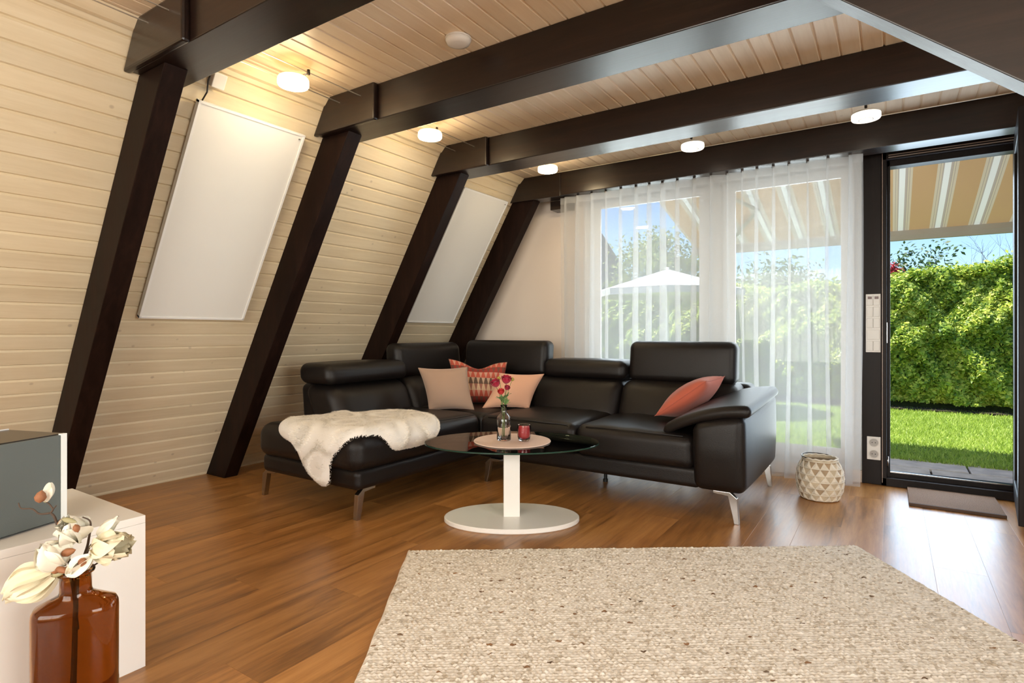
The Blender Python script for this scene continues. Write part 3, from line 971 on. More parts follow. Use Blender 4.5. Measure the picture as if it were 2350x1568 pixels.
# ------------------------------------------------------------------ cushions
def uv_pillow(name, label, group, corners, T, mat, dent=0.0):
    """corners TL,TR,BR,BL in world space; a stuffed square cushion with pointed corners"""
    TL, TR, BR, BL = [np.array(c, float) for c in corners]
    ctr = (TL + TR + BR + BL) / 4
    ex = ((TR - TL) + (BR - BL)) / 4
    ey = ((TL - BL) + (TR - BR)) / 4
    nn = np.cross(ex, ey); nn /= np.linalg.norm(nn)
    n = 22
    g = np.linspace(-1, 1, n + 1)
    g = np.sign(g) * (1 - (1 - np.abs(g)) ** 1.35)
    V, UV, F = [], [], []
    for side in (1, -1):
        for j in range(n + 1):
            for i_ in range(n + 1):
                u, v = g[i_], g[j]
                pu = u * (1 - 0.085 * (1 - v * v) ** 1.0 * abs(u) ** 3)
                pv = v * (1 - 0.085 * (1 - u * u) ** 1.0 * abs(v) ** 3)
                e = max(0.0, (1 - u ** 2)) ** 0.55 * max(0.0, (1 - v ** 2)) ** 0.55
                th = T * e * (1 - 0.12 * math.sin(3.1 * u + 1.7 * v))
                if dent and side == 1:
                    th -= dent * math.exp(-((u) ** 2) / 0.10) * max(0, v) ** 2 * T
                # soft wrinkles toward the corners
                th += 0.035 * T * math.sin(9 * (u + v)) * (abs(u * v)) * e ** 0.3
                a_, b_ = (pu + 1) / 2, (pv + 1) / 2
                base = (BL * (1 - a_) + BR * a_) * (1 - b_) + (TL * (1 - a_) + TR * a_) * b_
                sag = -0.10 * dent * np.linalg.norm(ey) * math.exp(-(u ** 2) / 0.2) * max(0, v) ** 3 * 4
                V.append(base + nn * side * th + ey / np.linalg.norm(ey) * sag)
                UV.append((u * 0.5 + 0.5, v * 0.5 + 0.5))
    m1_ = n + 1
    for side in (0, 1):
        o_ = side * m1_ * m1_
        for j in range(n):
            for i_ in range(n):
                q = (o_ + j * m1_ + i_, o_ + j * m1_ + i_ + 1, o_ + (j + 1) * m1_ + i_ + 1, o_ + (j + 1) * m1_ + i_)
                F.append(q if side == 0 else q[::-1])
    lowest = np.array([ctr[0], ctr[1], min(p[2] for p in V)])
    me = bpy.data.meshes.new('cushion_cover')
    me.from_pydata([tuple(np.array(p) - lowest) for p in V], [], F)
    uvl = me.uv_layers.new(name='UVMap')
    for lp in me.loops:
        uvl.data[lp.index].uv = UV[lp.vertex_index]
    bm = bmesh.new(); bm.from_mesh(me)
    bmesh.ops.remove_doubles(bm, verts=bm.verts, dist=3e-4)
    bm.to_mesh(me); bm.free()
    me.polygons.foreach_set('use_smooth', [True] * len(me.polygons))
    t = thing(name, label, 'cushion', tuple(lowest), group)
    link('cushion_cover', me, mat, t)
    # piping along the seam
    P = []
    for k in range(4 * 16):
        q, f_2 = divmod(k, 16); f_2 = f_2 / 16 * 2 - 1
        u, v = [(f_2, 1), (1, -f_2), (-f_2, -1), (-1, f_2)][q]
        pu = u * (1 - 0.085 * (1 - v * v) * abs(u) ** 3); pv = v * (1 - 0.085 * (1 - u * u) * abs(v) ** 3)
        a_, b_ = (pu + 1) / 2, (pv + 1) / 2
        sag = -0.10 * dent * np.linalg.norm(ey) * math.exp(-(u ** 2) / 0.2) * max(0, v) ** 3 * 4
        P.append((BL * (1 - a_) + BR * a_) * (1 - b_) + (TL * (1 - a_) + TR * a_) * b_ + ey / np.linalg.norm(ey) * sag)
    P.append(P[0])
    part('seam', MB().tube(P, 0.0022, 5, cap=False), mat, t, smooth=True)
    return t


def linen(name, col, var=0.12):
    m, nt, out = new_mat(name)
    L = nt.links.new
    uv = N(nt, 'ShaderNodeUVMap')
    w1 = N(nt, 'ShaderNodeTexWave', Scale=85.0, Distortion=1.2, Detail=2.0); w1.bands_direction = 'X'
    w2 = N(nt, 'ShaderNodeTexWave', Scale=85.0, Distortion=1.2, Detail=2.0); w2.bands_direction = 'Y'
    L(uv.outputs[0], w1.inputs['Vector']); L(uv.outputs[0], w2.inputs['Vector'])
    ad = N(nt, 'ShaderNodeMath', operation='ADD'); L(w1.outputs['Fac'], ad.inputs[0]); L(w2.outputs['Fac'], ad.inputs[1])
    rp = ramp(nt, [(0.3, tuple(c * (1 - var) for c in col)), (0.9, tuple(min(1, c * (1 + var)) for c in col))])
    dv_ = N(nt, 'ShaderNodeMath', operation='DIVIDE'); dv_.inputs[1].default_value = 2.0
    L(ad.outputs[0], dv_.inputs[0]); L(dv_.outputs[0], rp.inputs[0])
    b = N(nt, 'ShaderNodeBsdfPrincipled', Roughness=0.9)
    b.inputs['Sheen Weight'].default_value = 0.25
    L(rp.outputs[0], b.inputs['Base Color'])
    bp = N(nt, 'ShaderNodeBump', Strength=0.2, Distance=0.001)
    L(dv_.outputs[0], bp.inputs['Height']); L(bp.outputs[0], b.inputs['Normal'])
    L(b.outputs[0], out.inputs['Surface'])
    return m


def triangle_cloth(name):
    """rows of narrow triangles in red, brown, cream"""
    m, nt, out = new_mat(name)
    L = nt.links.new
    uv = N(nt, 'ShaderNodeUVMap')
    sp = N(nt, 'ShaderNodeSeparateXYZ'); L(uv.outputs[0], sp.inputs[0])

    def mth(op, a, b=None):
        n_ = N(nt, 'ShaderNodeMath', operation=op)
        for k, s_ in enumerate((a, b)):
            if s_ is None: continue
            if isinstance(s_, (int, float)): n_.inputs[k].default_value = s_
            else: L(s_, n_.inputs[k])
        return n_.outputs[0]
    vr = mth('MULTIPLY', sp.outputs[1], 7.0)
    row = mth('FLOOR', vr); fv = mth('FRACT', vr)
    shift = mth('MULTIPLY', mth('MODULO', row, 2.0), 0.5)
    fu = mth('FRACT', mth('ADD', mth('MULTIPLY', sp.outputs[0], 11.0), shift))
    du = mth('MULTIPLY', mth('ABSOLUTE', mth('SUBTRACT', fu, 0.5)), 2.0)     # 0 centre .. 1 edge
    inside = mth('LESS_THAN', mth('ADD', du, mth('MULTIPLY', fv, 0.62)), 0.92)  # tall triangle / trapezoid
    rowt = mth('DIVIDE', mth('MODULO', row, 5.0), 5.0)
    ra = ramp(nt, [(0.0, (0.30, 0.035, 0.022)), (0.19, (0.46, 0.085, 0.05)), (0.39, (0.62, 0.42, 0.27)), (0.59, (0.13, 0.075, 0.05)), (0.79, (0.50, 0.10, 0.06))])
    rb_ = ramp(nt, [(0.0, (0.16, 0.06, 0.04)), (0.19, (0.55, 0.27, 0.19)), (0.39, (0.33, 0.13, 0.09)), (0.59, (0.50, 0.34, 0.24)), (0.79, (0.56, 0.30, 0.22))])
    ra.color_ramp.interpolation = 'CONSTANT'; rb_.color_ramp.interpolation = 'CONSTANT'
    L(rowt, ra.inputs[0]); L(rowt, rb_.inputs[0])
    mx = N(nt, 'ShaderNodeMix'); mx.data_type = 'RGBA'
    L(inside, mx.inputs['Factor']); L(rb_.outputs[0], mx.inputs[6]); L(ra.outputs[0], mx.inputs[7])
    b = N(nt, 'ShaderNodeBsdfPrincipled', Roughness=0.9)
    L(mx.outputs[2], b.inputs['Base Color'])
    L(b.outputs[0], out.inputs['Surface'])
    return m


GC = 'scatter cushions in the sofa corner'
uv_pillow('cushion', 'cushion with rows of red, brown and cream triangles, leaning behind two plain ones', GC,
          [(-3.00, 3.60, 0.838), (-2.60, 3.86, 0.812), (-2.56, 3.77, 0.482), (-2.90, 3.55, 0.482)], 0.07, triangle_cloth('triangle_cloth'), dent=0.8)
uv_pillow('cushion', 'plain taupe linen cushion in the sofa corner', GC,
          [(-2.975, 3.215, 0.785), (-2.672, 3.424, 0.792), (-2.585, 3.398, 0.478), (-2.852, 3.200, 0.474)], 0.07, linen('taupe_linen', (0.40, 0.265, 0.19)))
uv_pillow('cushion', 'plain pale peach cushion behind the flower vase', GC,
          [(-2.522, 3.645, 0.738), (-2.245, 3.845, 0.730), (-2.294, 3.70, 0.478), (-2.585, 3.50, 0.480)], 0.07, linen('peach_linen', (0.72, 0.40, 0.26)))
uv_pillow('cushion', 'coral red cushion tucked against the sofa arm', 'scatter cushions in the sofa corner',
          [(-0.925, 3.97, 0.760), (-0.950, 3.60, 0.752), (-1.255, 3.54, 0.520), (-1.225, 3.88, 0.512)], 0.085, linen('coral_velvet', (0.52, 0.115, 0.065)))

# ------------------------------------------------------------------ sheepskin draped over the chaise
SKY0, SKZ, SKX = 2.124, 0.4795, -2.424      # front edge y, top z, right edge x
outline = np.array([(-3.12, 0.0), (-3.17, .06), (-3.18, .12), (-3.13, .19), (-3.06, .27), (-3.09, .37), (-3.10, .45), (-3.04, .49), (-2.95, .46), (-2.91, .49), (-2.92, .58),
                    (-2.86, .67), (-2.78, .73), (-2.64, .76), (-2.50, .73), (-2.41, .70), (-2.365, .65), (-2.335, .586), (-2.33, .465), (-2.332, .37), (-2.335, .285), (-2.386, .225), (-2.44, .178), (-2.445, .08),
                    (-2.49, -.01), (-2.545, -.05), (-2.585, -.09), (-2.612, -.13), (-2.62, -.18), (-2.617, -.253), (-2.645, -.285), (-2.69, -.294), (-2.735, -.278), (-2.789, -.243), (-2.87, -.171), (-2.918, -.09), (-2.967, -.055), (-3.061, -.033)])
outline[:, 1] = np.where(outline[:, 1] < 0, outline[:, 1] * 0.92, outline[:, 1])
# smooth the outline
def chaikin(P, k=2):
    for _ in range(k):
        Q = np.roll(P, -1, 0)
        P = np.stack([0.75 * P + 0.25 * Q, 0.25 * P + 0.75 * Q], 1).reshape(-1, 2)
    return P
outline = chaikin(outline)


def fold(a, b, h):
    """unfolded sheet (a along x, b from front edge) -> 3D on the chaise with height h off the leather"""
    Rr = 0.077
    a = np.asarray(a, float); b = np.asarray(b, float); h = np.asarray(h, float)
    # front fold
    th = np.clip((Rr - b) / (Rr * PI / 2), 0, 1) * PI / 2
    y = np.where(b >= Rr, SKY0 + b, SKY0 + Rr - Rr * np.sin(th))
    z = np.where(b >= Rr, SKZ, SKZ - Rr + Rr * np.cos(th))
    low = b < Rr - Rr * PI / 2
    z = np.where(low, SKZ - Rr + (b - (Rr - Rr * PI / 2)), z); y = np.where(low, SKY0, y)
    ny = -np.sin(th); nz = np.cos(th)
    x = a.copy()
    # right side fold
    d = a - (SKX - Rr)
    ph_ = np.clip(d / (Rr * PI / 2), 0, 1) * PI / 2
    x = np.where(d > 0, SKX - Rr + Rr * np.sin(ph_), x)
    z2 = np.where(d > 0, z - Rr + Rr * np.cos(ph_), z)
    over = d > Rr * PI / 2
    x = np.where(over, SKX, x); z2 = np.where(over, z - Rr - (d - Rr * PI / 2), z2)
    nx = np.sin(ph_); nz = nz * np.cos(ph_)
    # follow the crown of the stuffed cushion
    Ux = np.clip(np.abs(x + 2.8975) / 0.4625, 0, 1); Uy = np.clip(np.abs(y - 2.72) / 0.585, 0, 1)
    z2 = z2 + 0.0185 * (1 - Ux ** 2.4) ** 0.8 * (1 - Uy ** 2.4) ** 0.8 * (nz > 0.3)
    n_ = np.stack([nx, ny, nz], -1)
    n_ /= np.linalg.norm(n_, axis=-1, keepdims=True)
    return np.stack([x, y, z2], -1) + n_ * h[..., None], n_


def inside_poly(P, poly):
    x, y = P[:, 0], P[:, 1]
    c = np.zeros(len(P), bool)
    j = len(poly) - 1
    for i_ in range(len(poly)):
        xi, yi, xj, yj = *poly[i_], *poly[j]
        cond = ((yi > y) != (yj > y)) & (x < (xj - xi) * (y - yi) / (yj - yi + 1e-12) + xi)
        c ^= cond
        j = i_
    return c


def edge_dist(P, poly):
    A = poly; B = np.roll(poly, -1, 0)
    d = np.full(len(P), 9.0)
    for a_, b_ in zip(A, B):
        ab = b_ - a_
        t_ = np.clip(((P - a_) @ ab) / (ab @ ab + 1e-12), 0, 1)
        d = np.minimum(d, np.linalg.norm(P - (a_ + t_[:, None] * ab), axis=1))
    return d


cs = 0.0065
ga = np.arange(-3.22, -2.28, cs); gb = np.arange(-0.33, 0.80, cs)
GA, GB = np.meshgrid(ga, gb, indexing='ij')
P2 = np.stack([GA.ravel(), GB.ravel()], 1)
ins = inside_poly(P2, outline)
ed = edge_dist(P2, outline)
lump = 0.5 + 0.25 * np.sin(P2[:, 0] * 31 + 2 * np.sin(P2[:, 1] * 23)) * np.sin(P2[:, 1] * 37 + 1.5 * np.sin(P2[:, 0] * 19))
hh = np.where(ins, 0.004 + 0.030 * np.clip(ed / 0.045, 0, 1) ** 0.5 + 0.006 * lump * np.clip(ed / 0.04, 0, 1), 0.002)
pos, nrm = fold(P2[:, 0], P2[:, 1], hh)
idx = np.arange(len(P2)).reshape(GA.shape)
insg = ins.reshape(GA.shape)
keep = insg[:-1, :-1] & insg[1:, :-1] & insg[1:, 1:] & insg[:-1, 1:]
Q = np.stack([idx[:-1, :-1][keep], idx[1:, :-1][keep], idx[1:, 1:][keep], idx[:-1, 1:][keep]], 1)
sheep = thing('sheepskin', 'cream white sheepskin draped over the leather chaise', 'sheepskin', (-2.75, 2.45, 0.49))
so_ = ORG[sheep.name]
fur_m = leaf_mat('fur', [(0.90, 0.84, 0.74), (0.94, 0.89, 0.81), (0.97, 0.93, 0.87)], 0.15, 8.0, 1.0)
used, inv = np.unique(Q.ravel(), return_inverse=True)
link('hide', fast_mesh('hide', pos[used] - so_, inv.reshape(-1, 4), True), fur_m, sheep)
# wool tufts
NT = 52000
R2 = np.stack([RNG.uniform(-3.20, -2.31, NT * 3), RNG.uniform(-0.31, 0.78, NT * 3)], 1)
R2 = R2[inside_poly(R2, outline)][:NT]
de = edge_dist(R2, outline)
lm = 0.5 + 0.25 * np.sin(R2[:, 0] * 31 + 2 * np.sin(R2[:, 1] * 23)) * np.sin(R2[:, 1] * 37 + 1.5 * np.sin(R2[:, 0] * 19))
h0 = 0.004 + 0.030 * np.clip(de / 0.045, 0, 1) ** 0.5 + 0.006 * lm * np.clip(de / 0.04, 0, 1) - 0.003
bp_, bn_ = fold(R2[:, 0], R2[:, 1], h0)
k_ = len(R2)
# lean direction varies in clumps
ang = 3 * np.sin(R2[:, 0] * 17) + 3 * np.cos(R2[:, 1] * 21) + RNG.normal(0, 0.6, k_)
tang = np.stack([np.cos(ang), np.sin(ang), 0.3 * np.sin(ang * 2)], 1)
ln = RNG.uniform(0.009, 0.016, k_)[:, None] * np.clip(de / 0.03, 0.45, 1)[:, None]
tip = bp_ + bn_ * ln * 0.45 + tang * ln * 0.9
side = np.cross(bn_, tang); side /= np.linalg.norm(side, axis=1, keepdims=True) + 1e-9
wv = RNG.uniform(0.0016, 0.0030, k_)[:, None]
TV = np.stack([bp_ - side * wv, bp_ + side * wv, tip], 1).reshape(-1, 3)
link('wool', fast_mesh('wool', TV - so_, np.arange(k_ * 3).reshape(-1, 3), False), fur_m, sheep, kind='stuff')

# ------------------------------------------------------------------ oval glass coffee table and what stands on it
Rv = np.array([math.cos(YAW), math.sin(YAW), 0]); Fv = np.array([-math.sin(YAW), math.cos(YAW), 0])
TC = np.array([-1.775, 2.680, 0.0])
tab = thing('coffee_table', 'oval glass coffee table on a white column and oval base', 'table', tuple(TC))
part('base_plate', MB().lathe([(0.0, 0.0), (0.985, 0.0), (1.0, 0.004), (1.0, 0.022), (0.985, 0.026), (0.0, 0.026)], TC, 72, 0.378, 0.238, YAW), M['white_lacquer'], tab, bevel=0)
part('column', MB().obox(TC + np.array([0, 0, 0.228]), Rv, Fv, (0, 0, 1), (0.0455, 0.026, 0.203)), M['white_lacquer'], tab, bevel=0.004)
part('mounting_plate', MB().obox(TC + np.array([0, 0, 0.428]), Rv, Fv, (0, 0, 1), (0.06, 0.04, 0.0035)), M['chrome'], tab)
gt = MB().lathe([(0.0, 0.432), (0.996, 0.432), (1.0, 0.434), (1.0, 0.440), (0.996, 0.442), (0.0, 0.442)], TC, 96, 0.488, 0.322, YAW)
gto = part('glass_top', gt, M['table_glass'], tab)
part('polished_edge', MB().lathe([(0.9965, 0.4325), (1.0015, 0.4345), (1.0015, 0.4395), (0.9965, 0.4415)], TC, 96, 0.488, 0.322, YAW, closed=True), plain('green_edge', (0.010, 0.042, 0.030), 0.15), gto)


def TP(r, f, z):
    return TC + Rv * r + Fv * f + np.array([0, 0, z])


solo('placemat', MB().lathe([(0.0, 0.0), (0.214, 0.0), (0.216, 0.002), (0.214, 0.005), (0.0, 0.005)], TP(0.003, 0, 0.4428), 64), plain('placemat', (0.74, 0.56, 0.47), rough=0.5),
     tuple(TP(0.003, 0, 0.4428)), 'round pale pink placemat on the glass table', 'placemat')
ZT = 0.4485
# small clear bottle
bc = TP(-0.044, 0.0, ZT)
bot = thing('glass_bottle', 'small ribbed clear glass bottle holding red flowers', 'vase', tuple(bc))
outp = [(0.0, 0.0), (0.036, 0.0), (0.040, 0.004), (0.040, 0.115), (0.036, 0.132), (0.022, 0.148), (0.0165, 0.158), (0.0165, 0.188), (0.019, 0.191), (0.019, 0.197), (0.0165, 0.198)]
inp = [(0.0145, 0.198), (0.0145, 0.158), (0.020, 0.146), (0.034, 0.130), (0.0378, 0.114), (0.0378, 0.007), (0.0, 0.006)]
mb = MB().lathe(outp + inp, bc, 32)
for q, p in enumerate(mb.v):         # gentle vertical ribs
    d = np.array(p[:2]) - bc[:2]
    if p[2] < bc[2] + 0.125:
        a_ = math.atan2(d[1], d[0]); d = d * (1 + 0.014 * math.cos(16 * a_))
        mb.v[q] = (bc[0] + d[0], bc[1] + d[1], p[2])
part('bottle_body', mb, M['clear_glass'], bot, smooth=True)

petal_red = plain('petal_red', (0.42, 0.010, 0.045), rough=0.6, sheen=0.2)
petal_pink = plain('petal_pink', (0.62, 0.05, 0.05), rough=0.6)
stem_g = plain('stem_green', (0.13, 0.22, 0.06), rough=0.6)
leaf_g = plain('leaf_green', (0.17, 0.30, 0.11), rough=0.6)
bud_y = plain('bud_yellow', (0.36, 0.33, 0.06), rough=0.7)


def petal_mesh(mb_, base, axis, out_, length, width, curl, cup=0.35, n=5, m_=4, ruffle=0.0):
    """curved petal: leaves base along axis and bends toward out_"""
    axis = np.array(axis, float); axis /= np.linalg.norm(axis)
    out_ = np.array(out_, float); out_ -= axis * (out_ @ axis); out_ /= np.linalg.norm(out_) + 1e-9
    sd_ = np.cross(axis, out_)
    V_, F_ = [], []
    for i_ in range(n + 1):
        t_ = i_ / n
        ang_ = curl * t_
        # integrate a circular arc
        if abs(curl) > 1e-3:
            al = math.sin(ang_) / curl * length; ou = (1 - math.cos(ang_)) / curl * length
        else:
            al, ou = t_ * length, 0
        w_ = width * (math.sin(PI * min(1, 0.12 + 0.80 * t_)) ** 0.8) * (1 if t_ < 0.97 else 0.7)
        nrm_ = out_ * math.cos(ang_) - axis * math.sin(ang_)
        for j in range(m_ + 1):
            s_ = j / m_ * 2 - 1
            rf = ruffle * math.sin(5 * s_ + 6 * t_) * t_
            V_.append(np.array(base) + axis * al + out_ * ou + sd_ * s_ * w_ * 0.5 - nrm_ * (cup * w_ * s_ * s_ * -0.5 + rf * width))
    for i_ in range(n):
        for j in range(m_):
            a_ = i_ * (m_ + 1) + j
            F_.append((a_, a_ + 1, a_ + m_ + 2, a_ + m_ + 1))
    mb_.add(V_, F_)


fl = thing('flower_sprig', 'red ranunculus sprig with buds and green leaves in the clear bottle', 'flowers', tuple(TP(-0.044, 0, ZT + 0.01)))
jx = TP(-0.044, 0, 0.66)


def stem(to, mid, r=0.0016):
    b0 = TP(-0.044 + random.uniform(-.012, .012), random.uniform(-.01, .01), ZT + 0.012)
    pts = []
    for t_ in np.linspace(0, 1, 9):
        a_ = np.array(b0) * (1 - t_) ** 2 + 2 * np.array(mid) * t_ * (1 - t_) + np.array(to) * t_ * t_
        pts.append(a_)
    part('stem', MB().tube(pts, r, 6), stem_g, fl, smooth=True)


def blossom(c, r, mat, tilt):
    c = np.array(c); ax_ = np.array(tilt, float); ax_ /= np.linalg.norm(ax_)
    u_ = np.cross(ax_, (0.3, 0.5, 0.1)); u_ /= np.linalg.norm(u_); v_ = np.cross(ax_, u_)
    core = MB().lathe([(0.0, -r * 0.5), (r * 0.45, -r * 0.35), (r * 0.6, 0.0), (r * 0.45, r * 0.35), (0.0, r * 0.45)], (0, 0, 0), 14)
    core.v = [tuple(c + u_ * p[0] + v_ * p[1] + ax_ * p[2]) for p in core.v]
    b_ = part('blossom', core, mat, fl, smooth=True)
    for ring, (nn_, ll, cu, ra) in enumerate(((6, 1.25, 0.25, 0.30), (8, 1.35, -0.15, 0.42), (9, 1.35, -0.75, 0.5))):
        for k2 in range(nn_):
            a_ = 2 * PI * (k2 + 0.5 * ring) / nn_
            o2 = u_ * math.cos(a_) + v_ * math.sin(a_)
            mb2 = MB()
            petal_mesh(mb2, c - ax_ * r * 0.5 + o2 * r * ra * 0.6, ax_ + o2 * (0.9 + 0.25 * ring), -o2 if cu > 0 else -o2, r * ll, r * 0.9, 1.1 - 0.1 * ring, 0.3, 4, 3)
            part('petal', mb2, mat, b_, smooth=True)


for (r_, f_, z_, rad, mat, tl_) in ((-0.088, -0.01, 0.763, 0.031, petal_red, (-0.35, -0.5, 0.8)), (-0.031, 0.0, 0.782, 0.033, petal_red, (0.1, -0.4, 0.9)),
                                    (-0.027, -0.015, 0.740, 0.019, petal_red, (0.3, -0.6, 0.7)), (-0.059, -0.02, 0.718, 0.022, petal_pink, (-0.1, -0.6, 0.8))):
    c = TP(r_, f_, z_)
    stem(c - np.array([0, 0, rad * 0.5]), jx + np.array([0, 0, 0.03]))
    blossom(c, rad, mat, Rv * tl_[0] + Fv * tl_[1] + np.array([0, 0, tl_[2]]))
for (r_, f_, z_) in ((-0.072, 0.005, 0.793), (0.004, 0.01, 0.787)):
    c = TP(r_, f_, z_)
    stem(c, jx + np.array([0, 0, 0.03]), 0.0013)
    part('bud', MB().lathe([(0.0, -0.010), (0.008, -0.006), (0.011, 0.001), (0.007, 0.009), (0.0, 0.013)], c, 12), bud_y, fl, smooth=True)
for k2 in range(20):
    a_ = 2 * PI * k2 / 20 + random.uniform(-.2, .2)
    o2 = Rv * math.cos(a_) + Fv * math.sin(a_)
    st = TP(-0.044, 0, 0.645 + 0.0022 * k2)
    mb2 = MB()
    petal_mesh(mb2, st + o2 * 0.006, np.array([0, 0, 1.0]) + o2 * random.uniform(0.5, 1.0), o2, random.uniform(0.035, 0.055), random.uniform(0.012, 0.018), random.uniform(0.2, 1.0), 0.3, 5, 2, 0.1)
    part('leaf', mb2, leaf_g, fl, smooth=True)

# red candle in a glass
cc = TP(0.069, -0.02, ZT)
cg = thing('candle_glass', 'red candle in a small clear glass tumbler on the placemat', 'candle', tuple(cc))
part('tumbler', MB().lathe([(0.0, 0.0), (0.028, 0.0), (0.033, 0.006), (0.0375, 0.03), (0.038, 0.088), (0.0375, 0.090), (0.0362, 0.088), (0.0358, 0.031), (0.031, 0.011), (0.0, 0.009)], cc, 36), M['clear_glass'], cg, smooth=True)
wx = part('wax', MB().lathe([(0.0, 0.0115), (0.029, 0.0125), (0.0340, 0.031), (0.0345, 0.074), (0.033, 0.0755), (0.0, 0.074)], cc, 32), plain('red_wax', (0.46, 0.014, 0.028), 0.35), cg, smooth=True)
part('wick', MB().tube([cc + np.array([0, 0, 0.072]), cc + np.array([0.001, 0, 0.082])], 0.001, 6), M['black'], wx)

# ------------------------------------------------------------------ rug
RA = np.array([-1.930, 2.012]); e1 = np.array([math.cos(math.radians(35.1)), math.sin(math.radians(35.1))]); e1 /= np.linalg.norm(e1); e2 = np.array([e1[1], -e1[0]])
RL1, RL2 = 2.19, 2.55
rug = thing('rug', 'thick woven cream and beige wool rug with brown flecks', 'rug', (*(RA + e1 * RL1 / 2 + e2 * RL2 / 2), 0.0))
ro = ORG[rug.name]
cs = 0.0046
n1_, n2_ = int(RL1 / cs), int(RL2 / cs)
A_, B_ = np.meshgrid(np.linspace(0, RL1, n1_ + 1), np.linspace(0, RL2, n2_ + 1), indexing='ij')
pit = 0.0145
row = np.floor(B_ / pit)
jit = RNG.normal(0, 0.25, (int(RL1 / 0.018) + 4, int(RL2 / pit) + 4))
rowi = row.astype(int)
ca = A_ / 0.018 + 0.5 * (rowi % 2) + 0.15 * np.sin(rowi * 2.1)
cai = np.floor(ca).astype(int)
kn = jit[np.clip(cai, 0, jit.shape[0] - 1), np.clip(rowi, 0, jit.shape[1] - 1)]
fa = ca - np.floor(ca); fb = B_ / pit - row
lumps = (np.sin(PI * fa) * np.sin(PI * fb)) ** 0.6
Z = 0.0105 + 0.0055 * lumps * (1 + kn) + RNG.normal(0, 0.00035, A_.shape)
eg = np.minimum(np.minimum(A_, RL1 - A_), np.minimum(B_, RL2 - B_))
Z = np.where(eg < 0.02, Z * np.clip(eg / 0.02, 0, 1) ** 0.5 + 0.002, Z)
wob1 = 0.0018 * np.sin(B_ * 23) * (A_ < 0.03) ; wob2 = 0.0018 * np.sin(A_ * 19) * (B_ < 0.03)
# rounded corners
cr_ = 0.05
px_ = np.clip(cr_ - A_, 0, None); py_ = np.clip(cr_ - B_, 0, None)
qx_ = np.clip(A_ - (RL1 - cr_), 0, None)
XY = RA[None, None] + (A_ + wob1)[..., None] * e1 + (B_ + wob2)[..., None] * e2
PV = np.concatenate([XY, Z[..., None]], -1).reshape(-1, 3) - ro
ix = np.arange((n1_ + 1) * (n2_ + 1)).reshape(n1_ + 1, n2_ + 1)
RF = np.stack([ix[:-1, :-1].ravel(), ix[:-1, 1:].ravel(), ix[1:, 1:].ravel(), ix[1:, :-1].ravel()], 1)
m, nt, out = new_mat('wool_rug')
L = nt.links.new
tc = N(nt, 'ShaderNodeTexCoord')
mp = N(nt, 'ShaderNodeMapping'); mp.inputs['Rotation'].default_value = (0, 0, -math.atan2(e1[1], e1[0])); mp.inputs['Scale'].default_value = (1, 1, 1)
L(tc.outputs['Object'], mp.inputs['Vector'])
mpb = N(nt, 'ShaderNodeMapping'); mpb.inputs['Scale'].default_value = (75, 95, 1)
L(mp.outputs[0], mpb.inputs['Vector'])
v1 = N(nt, 'ShaderNodeTexVoronoi', Scale=1.0); L(mpb.outputs[0], v1.inputs['Vector'])
sv = N(nt, 'ShaderNodeSeparateColor'); L(v1.outputs['Color'], sv.inputs[0])
rp = ramp(nt, [(0.0, (0.47, 0.40, 0.31)), (0.14, (0.62, 0.555, 0.465)), (0.40, (0.74, 0.68, 0.59)), (1.0, (0.84, 0.79, 0.71))])
L(sv.outputs[0], rp.inputs[0])
mpc = N(nt, 'ShaderNodeMapping'); mpc.inputs['Scale'].default_value = (26, 60, 1)
L(mp.outputs[0], mpc.inputs['Vector'])
v2 = N(nt, 'ShaderNodeTexVoronoi', Scale=1.0); L(mpc.outputs[0], v2.inputs['Vector'])
sv2 = N(nt, 'ShaderNodeSeparateColor'); L(v2.outputs['Color'], sv2.inputs[0])
gt1 = N(nt, 'ShaderNodeMath', operation='GREATER_THAN'); gt1.inputs[1].default_value = 0.955; L(sv2.outputs[0], gt1.inputs[0])
lt1 = N(nt, 'ShaderNodeMath', operation='LESS_THAN'); lt1.inputs[1].default_value = 0.30; L(v2.outputs['Distance'], lt1.inputs[0])
ml = N(nt, 'ShaderNodeMath', operation='MULTIPLY'); L(gt1.outputs[0], ml.inputs[0]); L(lt1.outputs[0], ml.inputs[1])
flk = ramp(nt, [(0.0, (0.11, 0.08, 0.055)), (0.5, (0.30, 0.16, 0.08)), (1.0, (0.18, 0.13, 0.09))]); L(sv2.outputs[1], flk.inputs[0])
mxc = N(nt, 'ShaderNodeMix'); mxc.data_type = 'RGBA'; L(ml.outputs[0], mxc.inputs['Factor']); L(rp.outputs[0], mxc.inputs[6]); L(flk.outputs[0], mxc.inputs[7])
b = N(nt, 'ShaderNodeBsdfPrincipled', Roughness=1.0); b.inputs['Specular IOR Level'].default_value = 0.1
L(mxc.outputs[2], b.inputs['Base Color']); L(b.outputs[0], out.inputs['Surface'])
M['rug'] = m
link('woven_pile', fast_mesh('woven_pile', PV, RF, True), M['rug'], rug, kind='stuff')
bkp = [RA + e1 * a_ + e2 * b_ for a_, b_ in ((0.004, 0.004), (RL1 - 0.004, 0.004), (RL1 - 0.004, RL2 - 0.004), (0.004, RL2 - 0.004))]
part('backing', MB().prism([tuple(p) for p in bkp], 'z', 0.0005, 0.004), plain('rug_backing', (0.4, 0.34, 0.26), 1.0), rug)

# ------------------------------------------------------------------ lantern of overlapping natural triangles
LCx, LCy = -0.378, 4.115
lan = thing('basket_lantern', 'round basket lantern covered with rows of pale dried leaf triangles', 'lantern', (LCx, LCy, 0))


def lan_r(t):      # t 0..1 height
    return (0.085 + 0.048 * math.sin(PI * min(1, 0.10 + 0.86 * t)) ** 0.8) if t < 0.93 else 0.100


